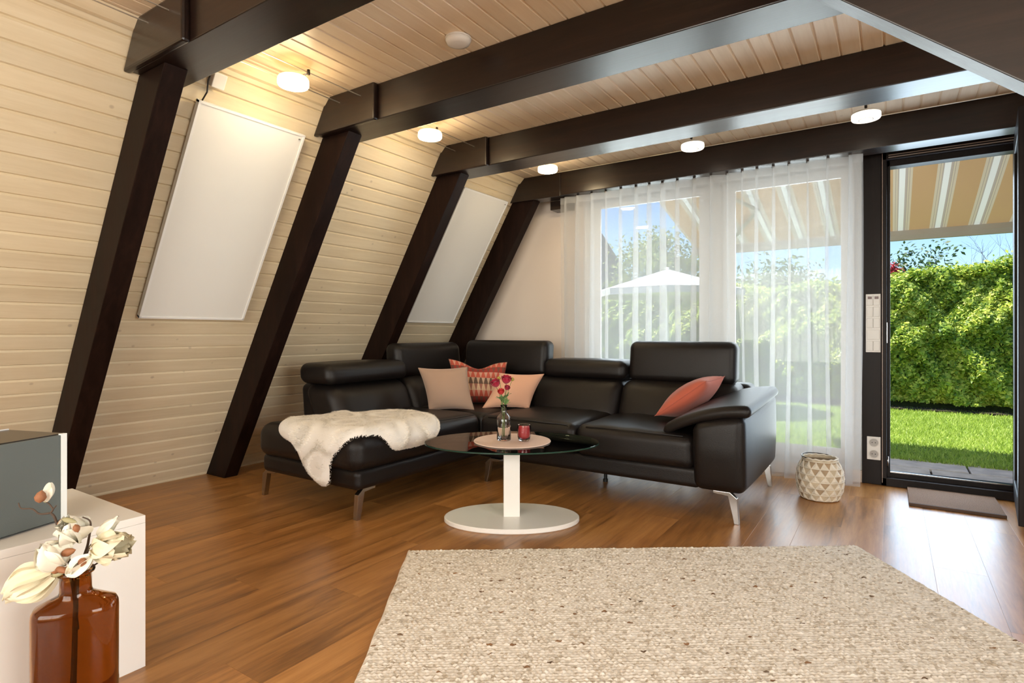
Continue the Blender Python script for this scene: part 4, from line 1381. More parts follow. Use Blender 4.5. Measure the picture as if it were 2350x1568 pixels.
LH = 0.262
prof = [(0.075, 0.002)] + [(lan_r(k2 / 14 * 0.92) - 0.004, LH * k2 / 14 * 0.92 + 0.004) for k2 in range(15)]
cols_l = [plain('dried_leaf_a', (0.58, 0.48, 0.34), 0.75, var=0.15, bscale=30), plain('dried_leaf_b', (0.74, 0.67, 0.55), 0.7, var=0.12, bscale=30), plain('dried_leaf_c', (0.40, 0.29, 0.18), 0.8, var=0.15, bscale=30)]
part('inner_shell', MB().lathe(prof + [(p[0] - 0.004, p[1]) for p in reversed(prof)], (LCx, LCy, 0), 40), cols_l[2], lan, smooth=True)
rowsN = 6
nt_ = 15
for rr in range(rowsN):
    t0, t1 = 0.02 + rr * 0.152, 0.02 + (rr + 1) * 0.152
    z0, z1 = LH * t0, LH * t1
    r0, r1 = lan_r(t0), lan_r(t1)
    off = 0.5 * (rr % 2)
    part('woven_ring', MB().tube([(LCx + (r1 + 0.003) * math.cos(2 * PI * q / 48), LCy + (r1 + 0.003) * math.sin(2 * PI * q / 48), z1) for q in range(49)], 0.0028, 5, cap=False), cols_l[1], lan, smooth=True)
    for q in range(nt_):
        for up in (0, 1):
            a0 = 2 * PI * (q + off + 0.5 * up) / nt_; a1 = 2 * PI * (q + off + 0.5 * up + 1) / nt_; am_ = (a0 + a1) / 2
            if up:
                pts = [(a0, z1, r1), (a1, z1, r1), (am_, z0, r0)]
                d_ = 0.0015
            else:
                pts = [(a1, z0, r0), (a0, z0, r0), (am_, z1, r1)]
                d_ = 0.0045
            A3 = [np.array([LCx + (r_ + d_) * math.cos(a_), LCy + (r_ + d_) * math.sin(a_), z_]) for a_, z_, r_ in pts]
            mid = sum(A3) / 3
            o_ = mid - np.array([LCx, LCy, mid[2]]); o_ /= np.linalg.norm(o_)
            mid = mid + o_ * (0.006 if not up else 0.001)
            inn = [p - o_ * 0.003 for p in A3]
            V_ = A3 + [mid] + inn
            F_ = [(0, 1, 3), (1, 2, 3), (2, 0, 3), (4, 6, 5), (0, 4, 5, 1), (1, 5, 6, 2), (2, 6, 4, 0)]
            part('leaf_triangle', MB().add(V_, F_), cols_l[(1 if not up else random.choice((0, 0, 2)))], lan)
part('rim', MB().tube([(LCx + 0.099 * math.cos(2 * PI * q / 40), LCy + 0.099 * math.sin(2 * PI * q / 40), LH * 0.985 + 0.003 * math.sin(q * 2.2)) for q in range(41)], 0.0055, 6, cap=False), cols_l[1], lan, smooth=True)
part('neck_band', MB().lathe([(0.100, LH * 0.90), (0.102, LH * 0.97), (0.097, LH * 0.97), (0.095, LH * 0.90)], (LCx, LCy, 0), 40, closed=True), cols_l[0], lan, smooth=True)
hand = []
for q in range(9):
    a_ = PI * 0.05 + PI * 0.9 * q / 8
    hand.append((LCx + 0.103 * math.cos(a_ + 1.0), LCy + 0.103 * math.sin(a_ + 1.0), LH * 1.0 + 0.006 * math.sin(PI * q / 8)))
part('wire_handle', MB().tube(hand, 0.003, 6), M['dark_metal'], lan, smooth=True)

# ------------------------------------------------------------------ white sideboard, grey box, amber bottle with magnolia
sbx = thing('sideboard', 'low white lacquered sideboard carrying the dark grey box', 'sideboard', (-2.24, 0.0, 0))
part('carcass', MB().box(-2.515, -1.980, -0.95, 0.846, 0.0, 0.452), M['white_lacquer'], sbx, bevel=0.002)
part('top_board', MB().box(-2.52, -1.958, -0.955, 0.868, 0.4525, 0.476), M['white_lacquer'], sbx, bevel=0.0012)
part('end_panel', MB().box(-2.517, -1.9795, 0.8465, 0.8675, 0.0, 0.452), M['white_lacquer'], sbx, bevel=0.001)
for (a, b) in ((-0.955, -0.052), (-0.049, 0.868)):
    part('door', MB().box(-1.979, -1.958, a, b, 0.0, 0.4520), M['white_lacquer'], sbx, bevel=0.0008)

grey_f = plain('grey_front', (0.125, 0.145, 0.138), rough=0.6, bump=0.05, bscale=300)
spk = thing('grey_box', 'dark grey fronted box with bright edge standing on the white sideboard', 'speaker', (-2.25, 0.35, 0.476))
# front plane slightly turned: runs (-2.06,0.541)..(-2.11,0.70)
d1 = np.array([-2.112 + 2.057, 0.705 - 0.541, 0]); d1 /= np.linalg.norm(d1)
nf = np.array([d1[1], -d1[0], 0])       # toward the camera / room
c0 = np.array([-2.115, 0.712, 0.0])


def sbox(a0, a1, t0, t1, z0, z1):
    c = c0 + d1 * (a0 + a1) / 2 + nf * (t0 + t1) / 2 + np.array([0, 0, (z0 + z1) / 2])
    return MB().obox(c, d1, nf, (0, 0, 1), ((a1 - a0) / 2, (t1 - t0) / 2, (z1 - z0) / 2))


part('cabinet', sbox(-0.46, 0.0, -0.24, -0.006, 0.478, 0.742), plain('gloss_brown', (0.025, 0.018, 0.012), 0.25), spk, bevel=0.002)
part('front_cloth', sbox(-0.458, -0.018, -0.006, 0.004, 0.482, 0.739), grey_f, spk, bevel=0.002)
part('light_edge', sbox(-0.0175, 0.0005, -0.010, 0.0048, 0.480, 0.742), plain('white_edge', (0.92, 0.95, 0.93), 0.25), spk, bevel=0.001)
part('top_trim', sbox(-0.46, 0.0, -0.242, -0.236, 0.740, 0.745), M['white_metal'], spk)
part('foot', sbox(-0.44, -0.02, -0.22, -0.02, 0.476, 0.479), M['black'], spk)

BC = np.array([-1.720, 0.600, 0.0])
am = thing('amber_bottle', 'tall amber glass bottle vase standing on the floor before the sideboard', 'vase', tuple(BC))
outp = [(0.0, 0.0), (0.94, 0.0), (1.0, 0.008), (1.0, 0.350), (0.985, 0.362), (0.93, 0.374), (0.36, 0.392)]
rot_b = YAW + 0.45
sx_, sy_ = 0.0905, 0.058
W_ = 0.0042
mb = MB().lathe(outp, BC, 48, sx_, sy_, rot_b, 2.5)
# neck is round
nk = [(0.034, 0.391), (0.0335, 0.400), (0.0335, 0.442), (0.0400, 0.445), (0.0405, 0.450), (0.038, 0.453), (0.0315, 0.453), (0.0305, 0.440), (0.0305, 0.398), (0.031, 0.389)]
inner = [(0.36, 0.3865), (0.90, 0.369), (0.945, 0.358), (0.955, 0.348), (0.955, 0.012), (0.90, 0.006), (0.0, 0.006)]


def loft(rings, c):
    """rings: list of (sx, sy, pw, z)"""
    n = 56
    mb_ = MB()
    V_, F_ = [], []
    cr2, sr2 = math.cos(rot_b), math.sin(rot_b)
    for (ax_, ay_, pw, z) in rings:
        for k2 in range(n):
            a_ = 2 * PI * k2 / n
            ca_, sa_ = math.cos(a_), math.sin(a_)
            ex_ = math.copysign(abs(ca_) ** (2 / pw), ca_) * ax_; ey_ = math.copysign(abs(sa_) ** (2 / pw), sa_) * ay_
            V_.append((c[0] + cr2 * ex_ - sr2 * ey_, c[1] + sr2 * ex_ + cr2 * ey_, c[2] + z))
    for i_ in range(len(rings) - 1):
        for k2 in range(n):
            F_.append((i_ * n + k2, i_ * n + (k2 + 1) % n, (i_ + 1) * n + (k2 + 1) % n, (i_ + 1) * n + k2))
    return mb_.add(V_, F_)


R1 = [(0.0005, 0.0005, 2, 0.0), (sx_ * .95, sy_ * .95, 2.6, 0.0), (sx_, sy_, 2.6, 0.008), (sx_, sy_, 2.6, 0.345), (sx_ * .985, sy_ * .98, 2.6, 0.358), (sx_ * .93, sy_ * .93, 2.5, 0.368), (sx_ * .60, sy_ * .66, 2.2, 0.383),
      (0.036, 0.036, 2, 0.392), (0.0335, 0.0335, 2, 0.402), (0.0335, 0.0335, 2, 0.440), (0.0400, 0.0400, 2, 0.444), (0.0408, 0.0408, 2, 0.449), (0.038, 0.038, 2, 0.453), (0.0312, 0.0312, 2, 0.453),
      (0.0302, 0.0302, 2, 0.440), (0.0302, 0.0302, 2, 0.402), (0.0325, 0.0325, 2, 0.389), (sx_ * .58, sy_ * .62, 2.2, 0.379), (sx_ * .90, sy_ * .88, 2.5, 0.364), (sx_ * .95, sy_ * .93, 2.6, 0.355), (sx_ * .962, sy_ * .945, 2.6, 0.343), (sx_ * .962, sy_ * .945, 2.6, 0.012), (sx_ * .92, sy_ * .90, 2.6, 0.006), (0.0005, 0.0005, 2, 0.006)]
part('bottle_body', loft(R1, BC), M['amber_glass'], am, smooth=True)


def BP(r, f, z):
    return BC + Rv * r + Fv * f + np.array([0, 0, z])


twig_m = plain('twig', (0.075, 0.045, 0.028), rough=0.7, bump=0.3, bscale=120)
mag_m = plain('magnolia_petal', (0.80, 0.76, 0.64), rough=0.6, sheen=0.1)
mag_c = plain('magnolia_petal_cream', (0.76, 0.69, 0.50), rough=0.6)
sep_m = plain('magnolia_sepal', (0.30, 0.12, 0.05), rough=0.65, bump=0.3, bscale=150)
sep_g = plain('magnolia_sepal_green', (0.36, 0.33, 0.18), rough=0.65)
mg = thing('magnolia_branch', 'artificial magnolia branch with white blossoms and brown buds in the amber bottle', 'flowers', tuple(BP(0, 0, 0.08)))


def twig(pts, r0=0.0032, r1=0.0015):
    P = [BP(*p) for p in pts]
    # subdivide with Catmull-Rom
    Q_ = []
    for k2 in range(len(P) - 1):
        p0, p1, p2, p3 = P[max(k2 - 1, 0)], P[k2], P[k2 + 1], P[min(k2 + 2, len(P) - 1)]
        for t_ in (0, 0.25, 0.5, 0.75):
            Q_.append(0.5 * ((2 * p1) + (-p0 + p2) * t_ + (2 * p0 - 5 * p1 + 4 * p2 - p3) * t_ ** 2 + (-p0 + 3 * p1 - 3 * p2 + p3) * t_ ** 3))
    Q_.append(P[-1])
    rr_ = list(np.linspace(r0, r1, len(Q_)))
    part('twig', MB().tube(Q_, rr_, 8), twig_m, mg, smooth=True)


twig([(-0.008, 0.0, 0.11), (-0.004, 0.0, 0.22), (0.0, 0.0, 0.36), (0.004, 0.0, 0.47)], 0.0075, 0.005)
twig([(0.004, 0.0, 0.30), (-0.012, 0.0, 0.45), (-0.032, -0.005, 0.53), (-0.052, 0.0, 0.580), (-0.064, 0.0, 0.594)], 0.0045, 0.0028)
twig([(-0.064, 0.0, 0.594), (-0.088, -0.004, 0.593), (-0.105, -0.006, 0.606), (-0.131, -0.008, 0.608), (-0.138, -0.008, 0.622)], 0.0026, 0.0014)
twig([(-0.064, 0.0, 0.594), (-0.058, 0.0, 0.603), (-0.068, 0.002, 0.615), (-0.080, 0.004, 0.622)], 0.0024, 0.0016)
twig([(-0.058, 0.0, 0.603), (-0.052, 0.004, 0.612)], 0.002, 0.0012)
twig([(0.004, 0.0, 0.44), (0.020, 0.01, 0.50), (0.033, 0.0, 0.53), (0.045, -0.01, 0.560), (0.046, -0.015, 0.580), (0.032, -0.02, 0.590)], 0.0038, 0.0014)
twig([(0.0, 0.0, 0.44), (-0.008, -0.02, 0.49), (-0.012, -0.03, 0.515), (-0.020, -0.035, 0.520)], 0.003, 0.0014)
twig([(0.010, 0.0, 0.45), (0.030, -0.005, 0.49), (0.040, 0.0, 0.515), (0.054, 0.0, 0.505), (0.050, 0.0, 0.49)], 0.003, 0.0013)
twig([(0.012, 0.0, 0.455), (0.045, -0.01, 0.462), (0.066, -0.01, 0.474), (0.068, -0.01, 0.480)], 0.0026, 0.0014)
twig([(0.0, -0.01, 0.44), (-0.02, -0.03, 0.458), (-0.03, -0.035, 0.463)], 0.003, 0.0018)


def magnolia(base, axis, n, L_, W2, curl, mat, spread=0.5, phase=0.0, name='blossom', ruff=0.06):
    base = BP(*base)
    ax_ = Rv * axis[0] + Fv * axis[1] + np.array([0, 0, axis[2]]); ax_ = ax_ / np.linalg.norm(ax_)
    u_ = np.cross(ax_, (0.21, 0.37, 0.91)); u_ /= np.linalg.norm(u_); v_ = np.cross(ax_, u_)
    core = MB().lathe([(0.0, -0.004), (0.005, 0.0), (0.004, 0.010), (0.0, 0.014)], (0, 0, 0), 10)
    core.v = [tuple(base + u_ * p[0] + v_ * p[1] + ax_ * p[2]) for p in core.v]
    f_ = part(name, core, sep_g, mg, smooth=True)
    for k2 in range(n):
        a_ = phase + 2 * PI * k2 / n
        o2 = u_ * math.cos(a_) + v_ * math.sin(a_)
        mb2 = MB()
        petal_mesh(mb2, base + o2 * 0.003, ax_ + o2 * spread, -o2, L_ * random.uniform(0.88, 1.08), W2 * random.uniform(0.9, 1.1), curl * random.uniform(0.8, 1.2), 0.42, 9, 6, ruff)
        part('petal', mb2, mat, f_, smooth=True)
    return f_


# big drooping blossom at the left, open cup, upper blossom, wide blossom at the right
magnolia((-0.022, -0.035, 0.462), (-0.90, -0.30, -0.42), 7, 0.112, 0.092, 0.70, mag_c, 0.50, 0.4)
magnolia((-0.004, -0.03, 0.475), (-0.60, -0.45, 0.85), 6, 0.078, 0.085, 1.35, mag_m, 0.85, 0.9)
magnolia((0.012, 0.0, 0.528), (-0.05, -0.60, 0.80), 6, 0.078, 0.082, 1.10, mag_m, 0.85, 0.2)
magnolia((0.045, 0.0, 0.505), (0.95, -0.15, 0.12), 7, 0.098, 0.085, 0.75, mag_c, 0.72, 0.0)
magnolia((0.050, 0.01, 0.535), (0.70, 0.1, 0.60), 3, 0.062, 0.036, 0.4, mag_m, 0.25, 1.2)
magnolia((0.062, -0.03, 0.497), (-0.60, -0.35, -0.55), 5, 0.062, 0.046, 0.9, mag_m, 0.25, 0.5)
# closed bud on the left twig
magnolia((-0.080, 0.004, 0.622), (0.25, 0.0, 0.97), 4, 0.052, 0.034, 0.9, mag_m, 0.42, 0.3, 'flower_bud', 0.0)


def sepal(c, axis, L_, r_, mat):
    c = BP(*c)
    ax_ = Rv * axis[0] + Fv * axis[1] + np.array([0, 0, axis[2]]); ax_ = ax_ / np.linalg.norm(ax_)
    u_ = np.cross(ax_, (0.21, 0.37, 0.91)); u_ /= np.linalg.norm(u_); v_ = np.cross(ax_, u_)
    mb2 = MB().lathe([(0.0, -L_ * .5), (r_ * .75, -L_ * .3), (r_, -L_ * .05), (r_ * .7, L_ * .25), (0.0, L_ * .5)], (0, 0, 0), 12)
    mb2.v = [tuple(c + u_ * p[0] + v_ * p[1] + ax_ * p[2]) for p in mb2.v]
    part('sepal', mb2, mat, mg, smooth=True)


sepal((-0.076, -0.016, 0.640), (0.2, 0, 0.97), 0.034, 0.013, sep_m)
sepal((-0.028, -0.01, 0.572), (0.3, 0, 0.9), 0.030, 0.009, sep_m)
sepal((-0.024, -0.012, 0.548), (0.1, 0, 0.9), 0.034, 0.010, sep_m)
sepal((0.016, -0.045, 0.512), (0.9, 0, 0.3), 0.040, 0.010, sep_m)
sepal((0.006, -0.05, 0.470), (0.85, 0, -0.25), 0.045, 0.008, sep_m)
sepal((0.050, -0.045, 0.487), (-0.3, 0, -0.8), 0.026, 0.010, sep_m)
sepal((0.015, -0.04, 0.588), (0.9, 0, -0.2), 0.040, 0.007, sep_g)
sepal((-0.012, -0.045, 0.458), (0.95, 0, 0.1), 0.034, 0.008, sep_g)
sepal((0.040, -0.05, 0.572), (0.3, 0, -0.8), 0.022, 0.008, sep_m)
sepal((-0.012, -0.05, 0.470), (0.2, 0, 0.9), 0.020, 0.009, sep_m)
# ------------------------------------------------------------------ the garden
GZ = -0.12
grass_ground = plain('grass_ground', (0.19, 0.28, 0.045), rough=1.0, var=0.35, bscale=6)
solo('lawn_ground', MB().box(-26, 18, 6.35, 60, GZ - 0.3, GZ), grass_ground, (0, 10, GZ), 'green lawn between the terrace and the hedge', 'lawn', kind='structure')
NG = 90000
gx = RNG.uniform(-4.2, 2.6, NG); gy = 6.36 + (RNG.uniform(0, 1, NG) ** 1.35) * 4.4
hgt = RNG.uniform(0.02, 0.05, NG)
aa = RNG.uniform(0, 2 * PI, NG)
ux, uy = np.cos(aa), np.sin(aa)
wv = RNG.uniform(0.003, 0.0065, NG)
ln_ = RNG.normal(0, 0.018, (NG, 2))
gv = np.stack([np.stack([gx - ux * wv, gy - uy * wv, np.full(NG, GZ)], 1), np.stack([gx + ux * wv, gy + uy * wv, np.full(NG, GZ)], 1), np.stack([gx + ln_[:, 0], gy + ln_[:, 1], GZ + hgt], 1)], 1).reshape(-1, 3)
go = link('lawn_grass', fast_mesh('lawn_grass', gv - np.array([0, 8, GZ]), np.arange(NG * 3).reshape(-1, 3)), leaf_mat('grass_blade', [(0.22, 0.33, 0.035), (0.40, 0.55, 0.07), (0.58, 0.68, 0.16)], 0.35, 2.0), None, (0, 8, GZ))
tag(go, 'short sunlit grass blades of the garden lawn', 'grass', kind='stuff')

# terrace slabs
ter = thing('terrace', 'pale stone slab terrace outside the open door', 'terrace', (0, 5.5, GZ), kind='structure')
part('bedding', MB().box(-5, 4, YF + 0.14, 6.45, GZ - 0.25, GZ - 0.02), plain('bedding', (0.06, 0.045, 0.035), 1.0), ter)
stone = plain('stone', (0.62, 0.55, 0.48), rough=0.9, var=0.18, bscale=9, bump=0.3)
yy = YF + 0.15
rI = 0
while yy < 6.3:
    dep = 0.40
    xx = -3.2 + 0.27 * (rI % 2)
    while xx < 3.0:
        w_ = 0.58
        mb = MB().box(xx + 0.008, xx + w_ - 0.008, yy + 0.008, yy + dep - 0.008, GZ - 0.03, GZ + 0.004 + random.uniform(-0.004, 0.004))
        part('slab', mb, stone, ter, bevel=0.006)
        xx += w_
    yy += dep
    rI += 1
solo('door_step', MB().box(-0.3, 1.1, YF + 0.145, YF + 0.42, GZ, GZ + 0.06), stone, (0.4, YF + 0.3, GZ), 'low stone step right outside the open door', 'step', bevel=0.004)


# hedge
def leaves(n, P, Nrm, size, spread=0.6):
    """leaf quads (rhombus) at P with rough normal Nrm"""
    d = RNG.normal(0, 1, (n, 3))
    nn = Nrm + spread * d
    nn /= np.linalg.norm(nn, axis=1, keepdims=True) + 1e-9
    t = np.cross(nn, RNG.normal(0, 1, (n, 3))); t /= np.linalg.norm(t, axis=1, keepdims=True) + 1e-9
    b = np.cross(nn, t)
    s = (size * RNG.uniform(0.6, 1.3, n))[:, None]
    V = np.stack([P - t * s, P + b * s * 0.5 + nn * s * 0.12, P + t * s, P - b * s * 0.5 + nn * s * 0.12], 1).reshape(-1, 3)
    return V, np.arange(n * 4).reshape(-1, 4)


def hedge_top(x):
    return 1.88 + 0.05 * np.sin(x * 1.7) + 0.20 / (1 + np.exp(-(x - 0.95) * 4)) - 0.08 / (1 + np.exp((x + 1.2) * 3)) + 0.05 * np.sin(x * 4.3)


hed = thing('hedge', 'tall leafy green hedge closing off the sunlit lawn', 'hedge', (0, 11, GZ))
ho = ORG[hed.name]
NH = 150000
hx_ = RNG.uniform(-6.5, 3.6, NH)
vv = RNG.uniform(0, 1, NH)
topz = hedge_top(hx_)
front = RNG.uniform(0, 1, NH) < 0.78
bump_ = 0.16 * np.sin(hx_ * 5.1 + 2 * np.sin(vv * 6)) * np.sin(vv * 9 + hx_ * 2.3) + 0.10 * np.sin(hx_ * 11.7 + vv * 17) + 0.06 * np.sin(hx_ * 23 + 5) * np.sin(vv * 31)
zf = GZ + 0.12 + (topz - GZ - 0.12) * vv
yf = 10.62 + 0.55 * np.clip(vv - 0.55, 0, 1) ** 1.4 - 0.10 * np.sin(PI * vv) + bump_ * 0.8
P = np.stack([hx_, yf + RNG.exponential(0.05, NH), zf], 1)
yt = RNG.uniform(10.75, 11.8, NH)
Pt = np.stack([hx_, yt, topz - 0.25 * np.clip((10.95 - yt), 0, 1) + 0.10 * bump_ + RNG.normal(0, 0.05, NH) - 0.10 * ((yt - 11.2)) ** 2], 1)
P = np.where(front[:, None], P, Pt)
Nf = np.where(front[:, None], np.array([0, -0.75, 0.65]), np.array([0, -0.25, 0.97]))
V, F = leaves(NH, P, Nf, 0.036, 0.5)
hedge_m = leaf_mat('hedge_leaf', [(0.07, 0.17, 0.014), (0.36, 0.50, 0.045), (0.80, 0.80, 0.14)], 0.30, 2.2)
link('foliage', fast_mesh('foliage', V - ho, F), hedge_m, hed, kind='stuff')
core = MB()
xs = np.linspace(-6.5, 3.6, 60)
V = []
for x_ in xs:
    tz = float(hedge_top(x_)) - 0.12
    V += [(x_, 10.82, GZ), (x_, 10.80, tz * 0.6), (x_, 11.05, tz), (x_, 11.75, tz), (x_, 11.9, GZ)]
F = []
for k2 in range(len(xs) - 1):
    for j in range(4):
        F.append((k2 * 5 + j, (k2 + 1) * 5 + j, (k2 + 1) * 5 + j + 1, k2 * 5 + j + 1))
core.add(V, F)
part('inner_branches', core, plain('hedge_core', (0.030, 0.045, 0.012), 1.0, var=0.4, bscale=14, bump=0.5), hed)
solo('soil_bed', MB().box(-6.5, 3.6, 10.45, 11.9, GZ - 0.05, GZ + 0.03), plain('soil', (0.035, 0.022, 0.014), 1.0, var=0.4, bscale=12), (0, 11, GZ), 'dark soil strip at the foot of the hedge', 'soil', kind='structure')


# trees behind the hedge
def grow(mb_, p, d, length, r, depth, tips, bend=0.35, nb=3):
    pts = [p]; q = p.copy(); dd = d / np.linalg.norm(d)
    for _ in range(4):
        dd = dd + RNG.normal(0, bend * 0.25, 3); dd[2] += 0.05; dd /= np.linalg.norm(dd)
        q = q + dd * length / 4; pts.append(q.copy())
    mb_.tube(pts, list(np.linspace(r, r * 0.55, 5)), 5, cap=False)
    if depth == 0:
        tips.append(q); return
    for k2 in range(nb):
        nd = dd + RNG.normal(0, 0.55, 3); nd[2] = abs(nd[2]) * 0.7 + 0.15
        grow(mb_, pts[RNG.integers(2, 5)], nd, length * RNG.uniform(0.6, 0.8), r * 0.5, depth - 1, tips, bend, nb)


bark = plain('bark', (0.06, 0.05, 0.045), rough=0.9)


def tree(name, label, loc, h, leafmat=None, nl=0, size=0.06, spread=0.35, group='trees beyond the hedge', depth=4, nb=3, r=0.06):
    t = thing(name, label, 'tree', loc, group)
    mb_ = MB(); tips = []
    grow(mb_, np.array(loc, float), np.array([0.03, 0, 1.0]), h * 0.42, r, depth, tips, 0.35, nb)
    part('trunk_and_branches', mb_, bark, t, smooth=True)
    if nl:
        tp_ = np.array(tips)
        P = tp_[RNG.integers(0, len(tp_), nl)] + RNG.normal(0, spread, (nl, 3)) * np.array([1, 1, 0.7])
        V, F = leaves(nl, P, np.tile(np.array([0, -0.2, 0.9]), (nl, 1)), size, 0.8)
        link('leaves', fast_mesh('leaves', V - ORG[t.name], F), leafmat, t, kind='stuff')


lf1 = leaf_mat('tree_leaf', [(0.05, 0.12, 0.02), (0.12, 0.22, 0.04), (0.26, 0.34, 0.08)], 0.35, 1.5)
lf2 = leaf_mat('tree_leaf_dark', [(0.03, 0.07, 0.02), (0.07, 0.13, 0.03), (0.13, 0.19, 0.06)], 0.3, 1.5)
lf3 = leaf_mat('tree_leaf_light', [(0.12, 0.18, 0.03), (0.25, 0.33, 0.06), (0.42, 0.46, 0.12)], 0.4, 1.5)
tree('leafy_tree', 'light green tree rising behind the white parasol', (-4.95, 14.5, GZ), 3.9, lf3, 6500, 0.055, 0.22)
tree('leafy_tree', 'dark green tree showing above the hedge beside the door frame', (0.33, 15.2, GZ), 2.75, lf2, 3000, 0.05, 0.16)
tree('leafy_tree', 'broad green tree behind the hedge under the striped awning', (-2.5, 13.2, GZ), 2.35, lf1, 6000, 0.06, 0.30)
tree('leafy_tree', 'rounded green tree behind the hedge near the window frame', (-1.55, 13.8, GZ), 2.30, lf3, 5000, 0.06, 0.26)
tree('leafy_tree', 'small leafy tree with loose crown over the hedge top', (0.95, 13.6, GZ), 2.15, lf1, 1700, 0.045, 0.18)
tree('bare_tree', 'slender bare tree standing over the middle of the hedge', (0.62, 14.5, GZ), 2.5, None, 0, depth=4, nb=3, r=0.035)
tree('bare_tree', 'larger bare tree with fine twigs beside the open door leaf', (1.45, 14.3, GZ), 3.15, None, 0, depth=5, nb=3, r=0.045)
rs = thing('red_shrub', 'small shrub with red leaves peeking over the hedge', 'shrub', (0.02, 13.0, GZ), None)
P = np.array([0.02, 13.0, 2.20]) + RNG.normal(0, 0.07, (500, 3))
V, F = leaves(500, P, np.tile(np.array([0, -0.5, 0.8]), (500, 1)), 0.03, 0.8)
link('leaves', fast_mesh('leaves', V - ORG[rs.name], F), leaf_mat('red_leaf', [(0.30, 0.02, 0.02), (0.5, 0.04, 0.05), (0.6, 0.1, 0.09)], 0.3), rs, kind='stuff')
part('trunk', MB().tube([(0.02, 13.0, GZ), (0.03, 13.0, 1.2), (0.02, 13.0, 2.2)], 0.02, 6), bark, rs)

# striped awning
m, nt, out = new_mat('awning_cloth')
L = nt.links.new
tc = N(nt, 'ShaderNodeTexCoord'); sp = N(nt, 'ShaderNodeSeparateXYZ'); L(tc.outputs['Object'], sp.inputs[0])
ml = N(nt, 'ShaderNodeMath', operation='MULTIPLY'); ml.inputs[1].default_value = 1 / 0.30
L(sp.outputs[0], ml.inputs[0])
ad = N(nt, 'ShaderNodeMath', operation='ADD'); ad.inputs[1].default_value = 100.0; L(ml.outputs[0], ad.inputs[0])
fc = N(nt, 'ShaderNodeMath', operation='FRACT'); L(ad.outputs[0], fc.inputs[0])
tan_ = (0.52, 0.345, 0.19); bei = (0.60, 0.53, 0.42); wht = (0.80, 0.82, 0.83); gry = (0.36, 0.32, 0.28); pnk = (0.46, 0.40, 0.36)
rp = ramp(nt, [(0.0, tan_), (0.27, bei), (0.335, gry), (0.345, bei), (0.39, pnk), (0.42, wht), (0.56, pnk), (0.61, gry), (0.62, bei), (0.66, gry), (0.67, bei), (0.73, tan_)])
rp.color_ramp.interpolation = 'CONSTANT'
L(fc.outputs[0], rp.inputs[0])
d = N(nt, 'ShaderNodeBsdfDiffuse'); t_ = N(nt, 'ShaderNodeBsdfTranslucent')
L(rp.outputs[0], d.inputs['Color']); L(rp.outputs[0], t_.inputs['Color'])
ms = N(nt, 'ShaderNodeMixShader'); ms.inputs[0].default_value = 0.13
L(d.outputs[0], ms.inputs[1]); L(t_.outputs[0], ms.inputs[2]); L(ms.outputs[0], out.inputs['Surface'])
AX0, AX1 = -1.98, 3.0
aw = thing('awning', 'tan and white striped awning extended over the terrace', 'awning', (0.231, 5.9, 2.3))
cl = MB()
V, F = [], []
na = 10
for k2 in range(na + 1):
    t2 = k2 / na
    y_ = 4.93 + (7.0 - 4.93) * t2
    z_ = 2.62 + (2.075 - 2.62) * t2 - 0.03 * math.sin(PI * t2)
    V += [(AX0, y_, z_), (AX1, y_, z_)]
for k2 in range(na):
    F.append((k2 * 2, k2 * 2 + 1, k2 * 2 + 3, k2 * 2 + 2))
cl.add(V, F)
part('awning_cloth', cl, m, aw)
alu = plain('beige_aluminium', (0.42, 0.38, 0.31), rough=0.45)
part('front_bar', MB().prism([(6.98, 2.085), (6.98, 2.03), (7.0, 1.985), (7.05, 1.985), (7.07, 2.05), (7.05, 2.085)], 'x', AX0 - 0.02, AX1), alu, aw)
part('roller_tube', MB().tube([(AX0, 4.93, 2.64), (AX1, 4.93, 2.64)], 0.045, 12), alu, aw, smooth=True)
for ax_ in (AX0 + 0.35, 1.9):
    part('folding_arm', MB().tube([(ax_, 4.95, 2.50), (ax_ + 0.55, 5.95, 2.24), (ax_, 6.99, 2.035)], 0.02, 8), alu, aw, smooth=True)
solo('eaves_board', MB().box(-3.5, 3.4, YF + 0.14, 4.90, 2.55, 2.72), M['dark_frame'], (0, 4.87, 2.55), 'dark eaves board carrying the awning', 'eaves', kind='structure')

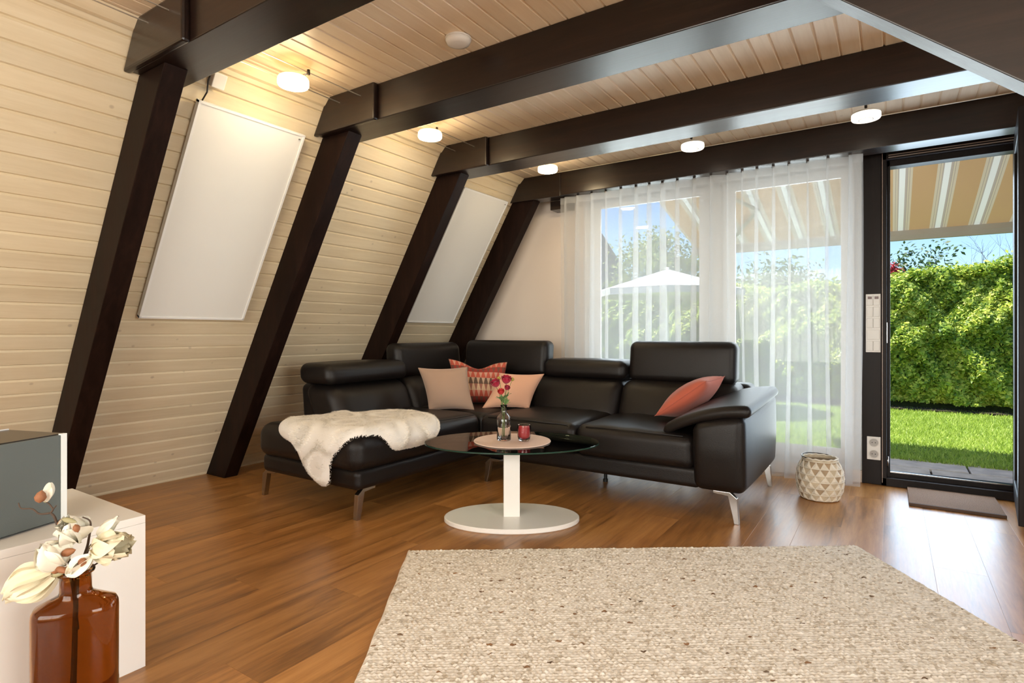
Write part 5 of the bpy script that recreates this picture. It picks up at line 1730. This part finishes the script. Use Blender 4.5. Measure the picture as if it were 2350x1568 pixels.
# parasol
pcx, pcy = -2.96, 8.95
par = thing('parasol', 'white garden parasol with sloping square canopy', 'parasol', (pcx, pcy, GZ))
canvas = plain('canvas', (0.86, 0.86, 0.85), rough=0.9)
rim_ = [(math.cos(PI / 4 * k2 + 0.3) * 1.15, math.sin(PI / 4 * k2 + 0.3) * 1.15) for k2 in range(8)]
V = [(pcx, pcy, 2.06)] + [(pcx + a_, pcy + b_, 1.72) for a_, b_ in rim_] + [(pcx + a_, pcy + b_, 1.66) for a_, b_ in rim_]
F = [(0, 1 + k2, 1 + (k2 + 1) % 8) for k2 in range(8)] + [(1 + k2, 9 + k2, 9 + (k2 + 1) % 8, 1 + (k2 + 1) % 8) for k2 in range(8)]
for k2 in range(8):
    pass
V = V[:17]; F = F[:8]
part('canopy', MB().add(V[:9], F), canvas, par)
part('valance', MB().add([(p[0], p[1], p[2]) for p in V[1:9]] + [(p[0], p[1], 1.62) for p in V[1:9]], [(k2, 8 + k2, 8 + (k2 + 1) % 8, (k2 + 1) % 8) for k2 in range(8)]), plain('valance', (0.45, 0.44, 0.43), 0.9), par)
part('pole', MB().tube([(pcx, pcy, GZ), (pcx, pcy, 2.09)], 0.025, 10), M['white_metal'], par, smooth=True)
for a_, b_ in rim_:
    part('rib', MB().tube([(pcx, pcy, 2.03), (pcx + a_ * 0.98, pcy + b_ * 0.98, 1.715)], 0.009, 6), M['white_metal'], par, smooth=True)

# neighbouring A-frame house
nh = thing('neighbour_house', 'neighbouring brown house with steep dark roof beyond the garden', 'house', (-10.35, 17, GZ))
part('roof', MB().prism([(-12.95, 2.1), (-10.35, 6.2), (-7.75, 2.1), (-8.05, 2.1), (-10.35, 5.8), (-12.65, 2.1)], 'y', 14.8, 21), plain('roof_tile', (0.035, 0.035, 0.04), 0.8), nh)
part('gable_wall', MB().prism([(-12.45, GZ), (-8.25, GZ), (-8.25, 2.1), (-10.35, 5.6), (-12.45, 2.1)], 'y', 15.2, 20.6), plain('house_wall', (0.30, 0.13, 0.07), 0.9), nh)
wnd = part('window', MB().box(-10.95, -9.75, 15.17, 15.2, 0.9, 2.0), M['pvc'], nh)
part('pane', MB().box(-10.85, -9.85, 15.15, 15.17, 1.0, 1.9), plain('dark_pane', (0.03, 0.04, 0.05), 0.1), wnd)
fn = thing('garden_fence', 'low reddish board fence behind the parasol', 'fence', (-4.2, 12.6, GZ))
fm = plain('fence_wood', (0.32, 0.14, 0.08), rough=0.8)
for k2 in range(9):
    part('fence_board', MB().box(-8.2, -3.4, 12.60, 12.62, GZ + 0.1 + k2 * 0.2, GZ + 0.285 + k2 * 0.2), fm, fn)
for x_ in np.linspace(-8.2, -3.4, 5):
    part('fence_post', MB().box(x_ - 0.045, x_ + 0.045, 12.62, 12.71, GZ, 1.78), fm, fn)
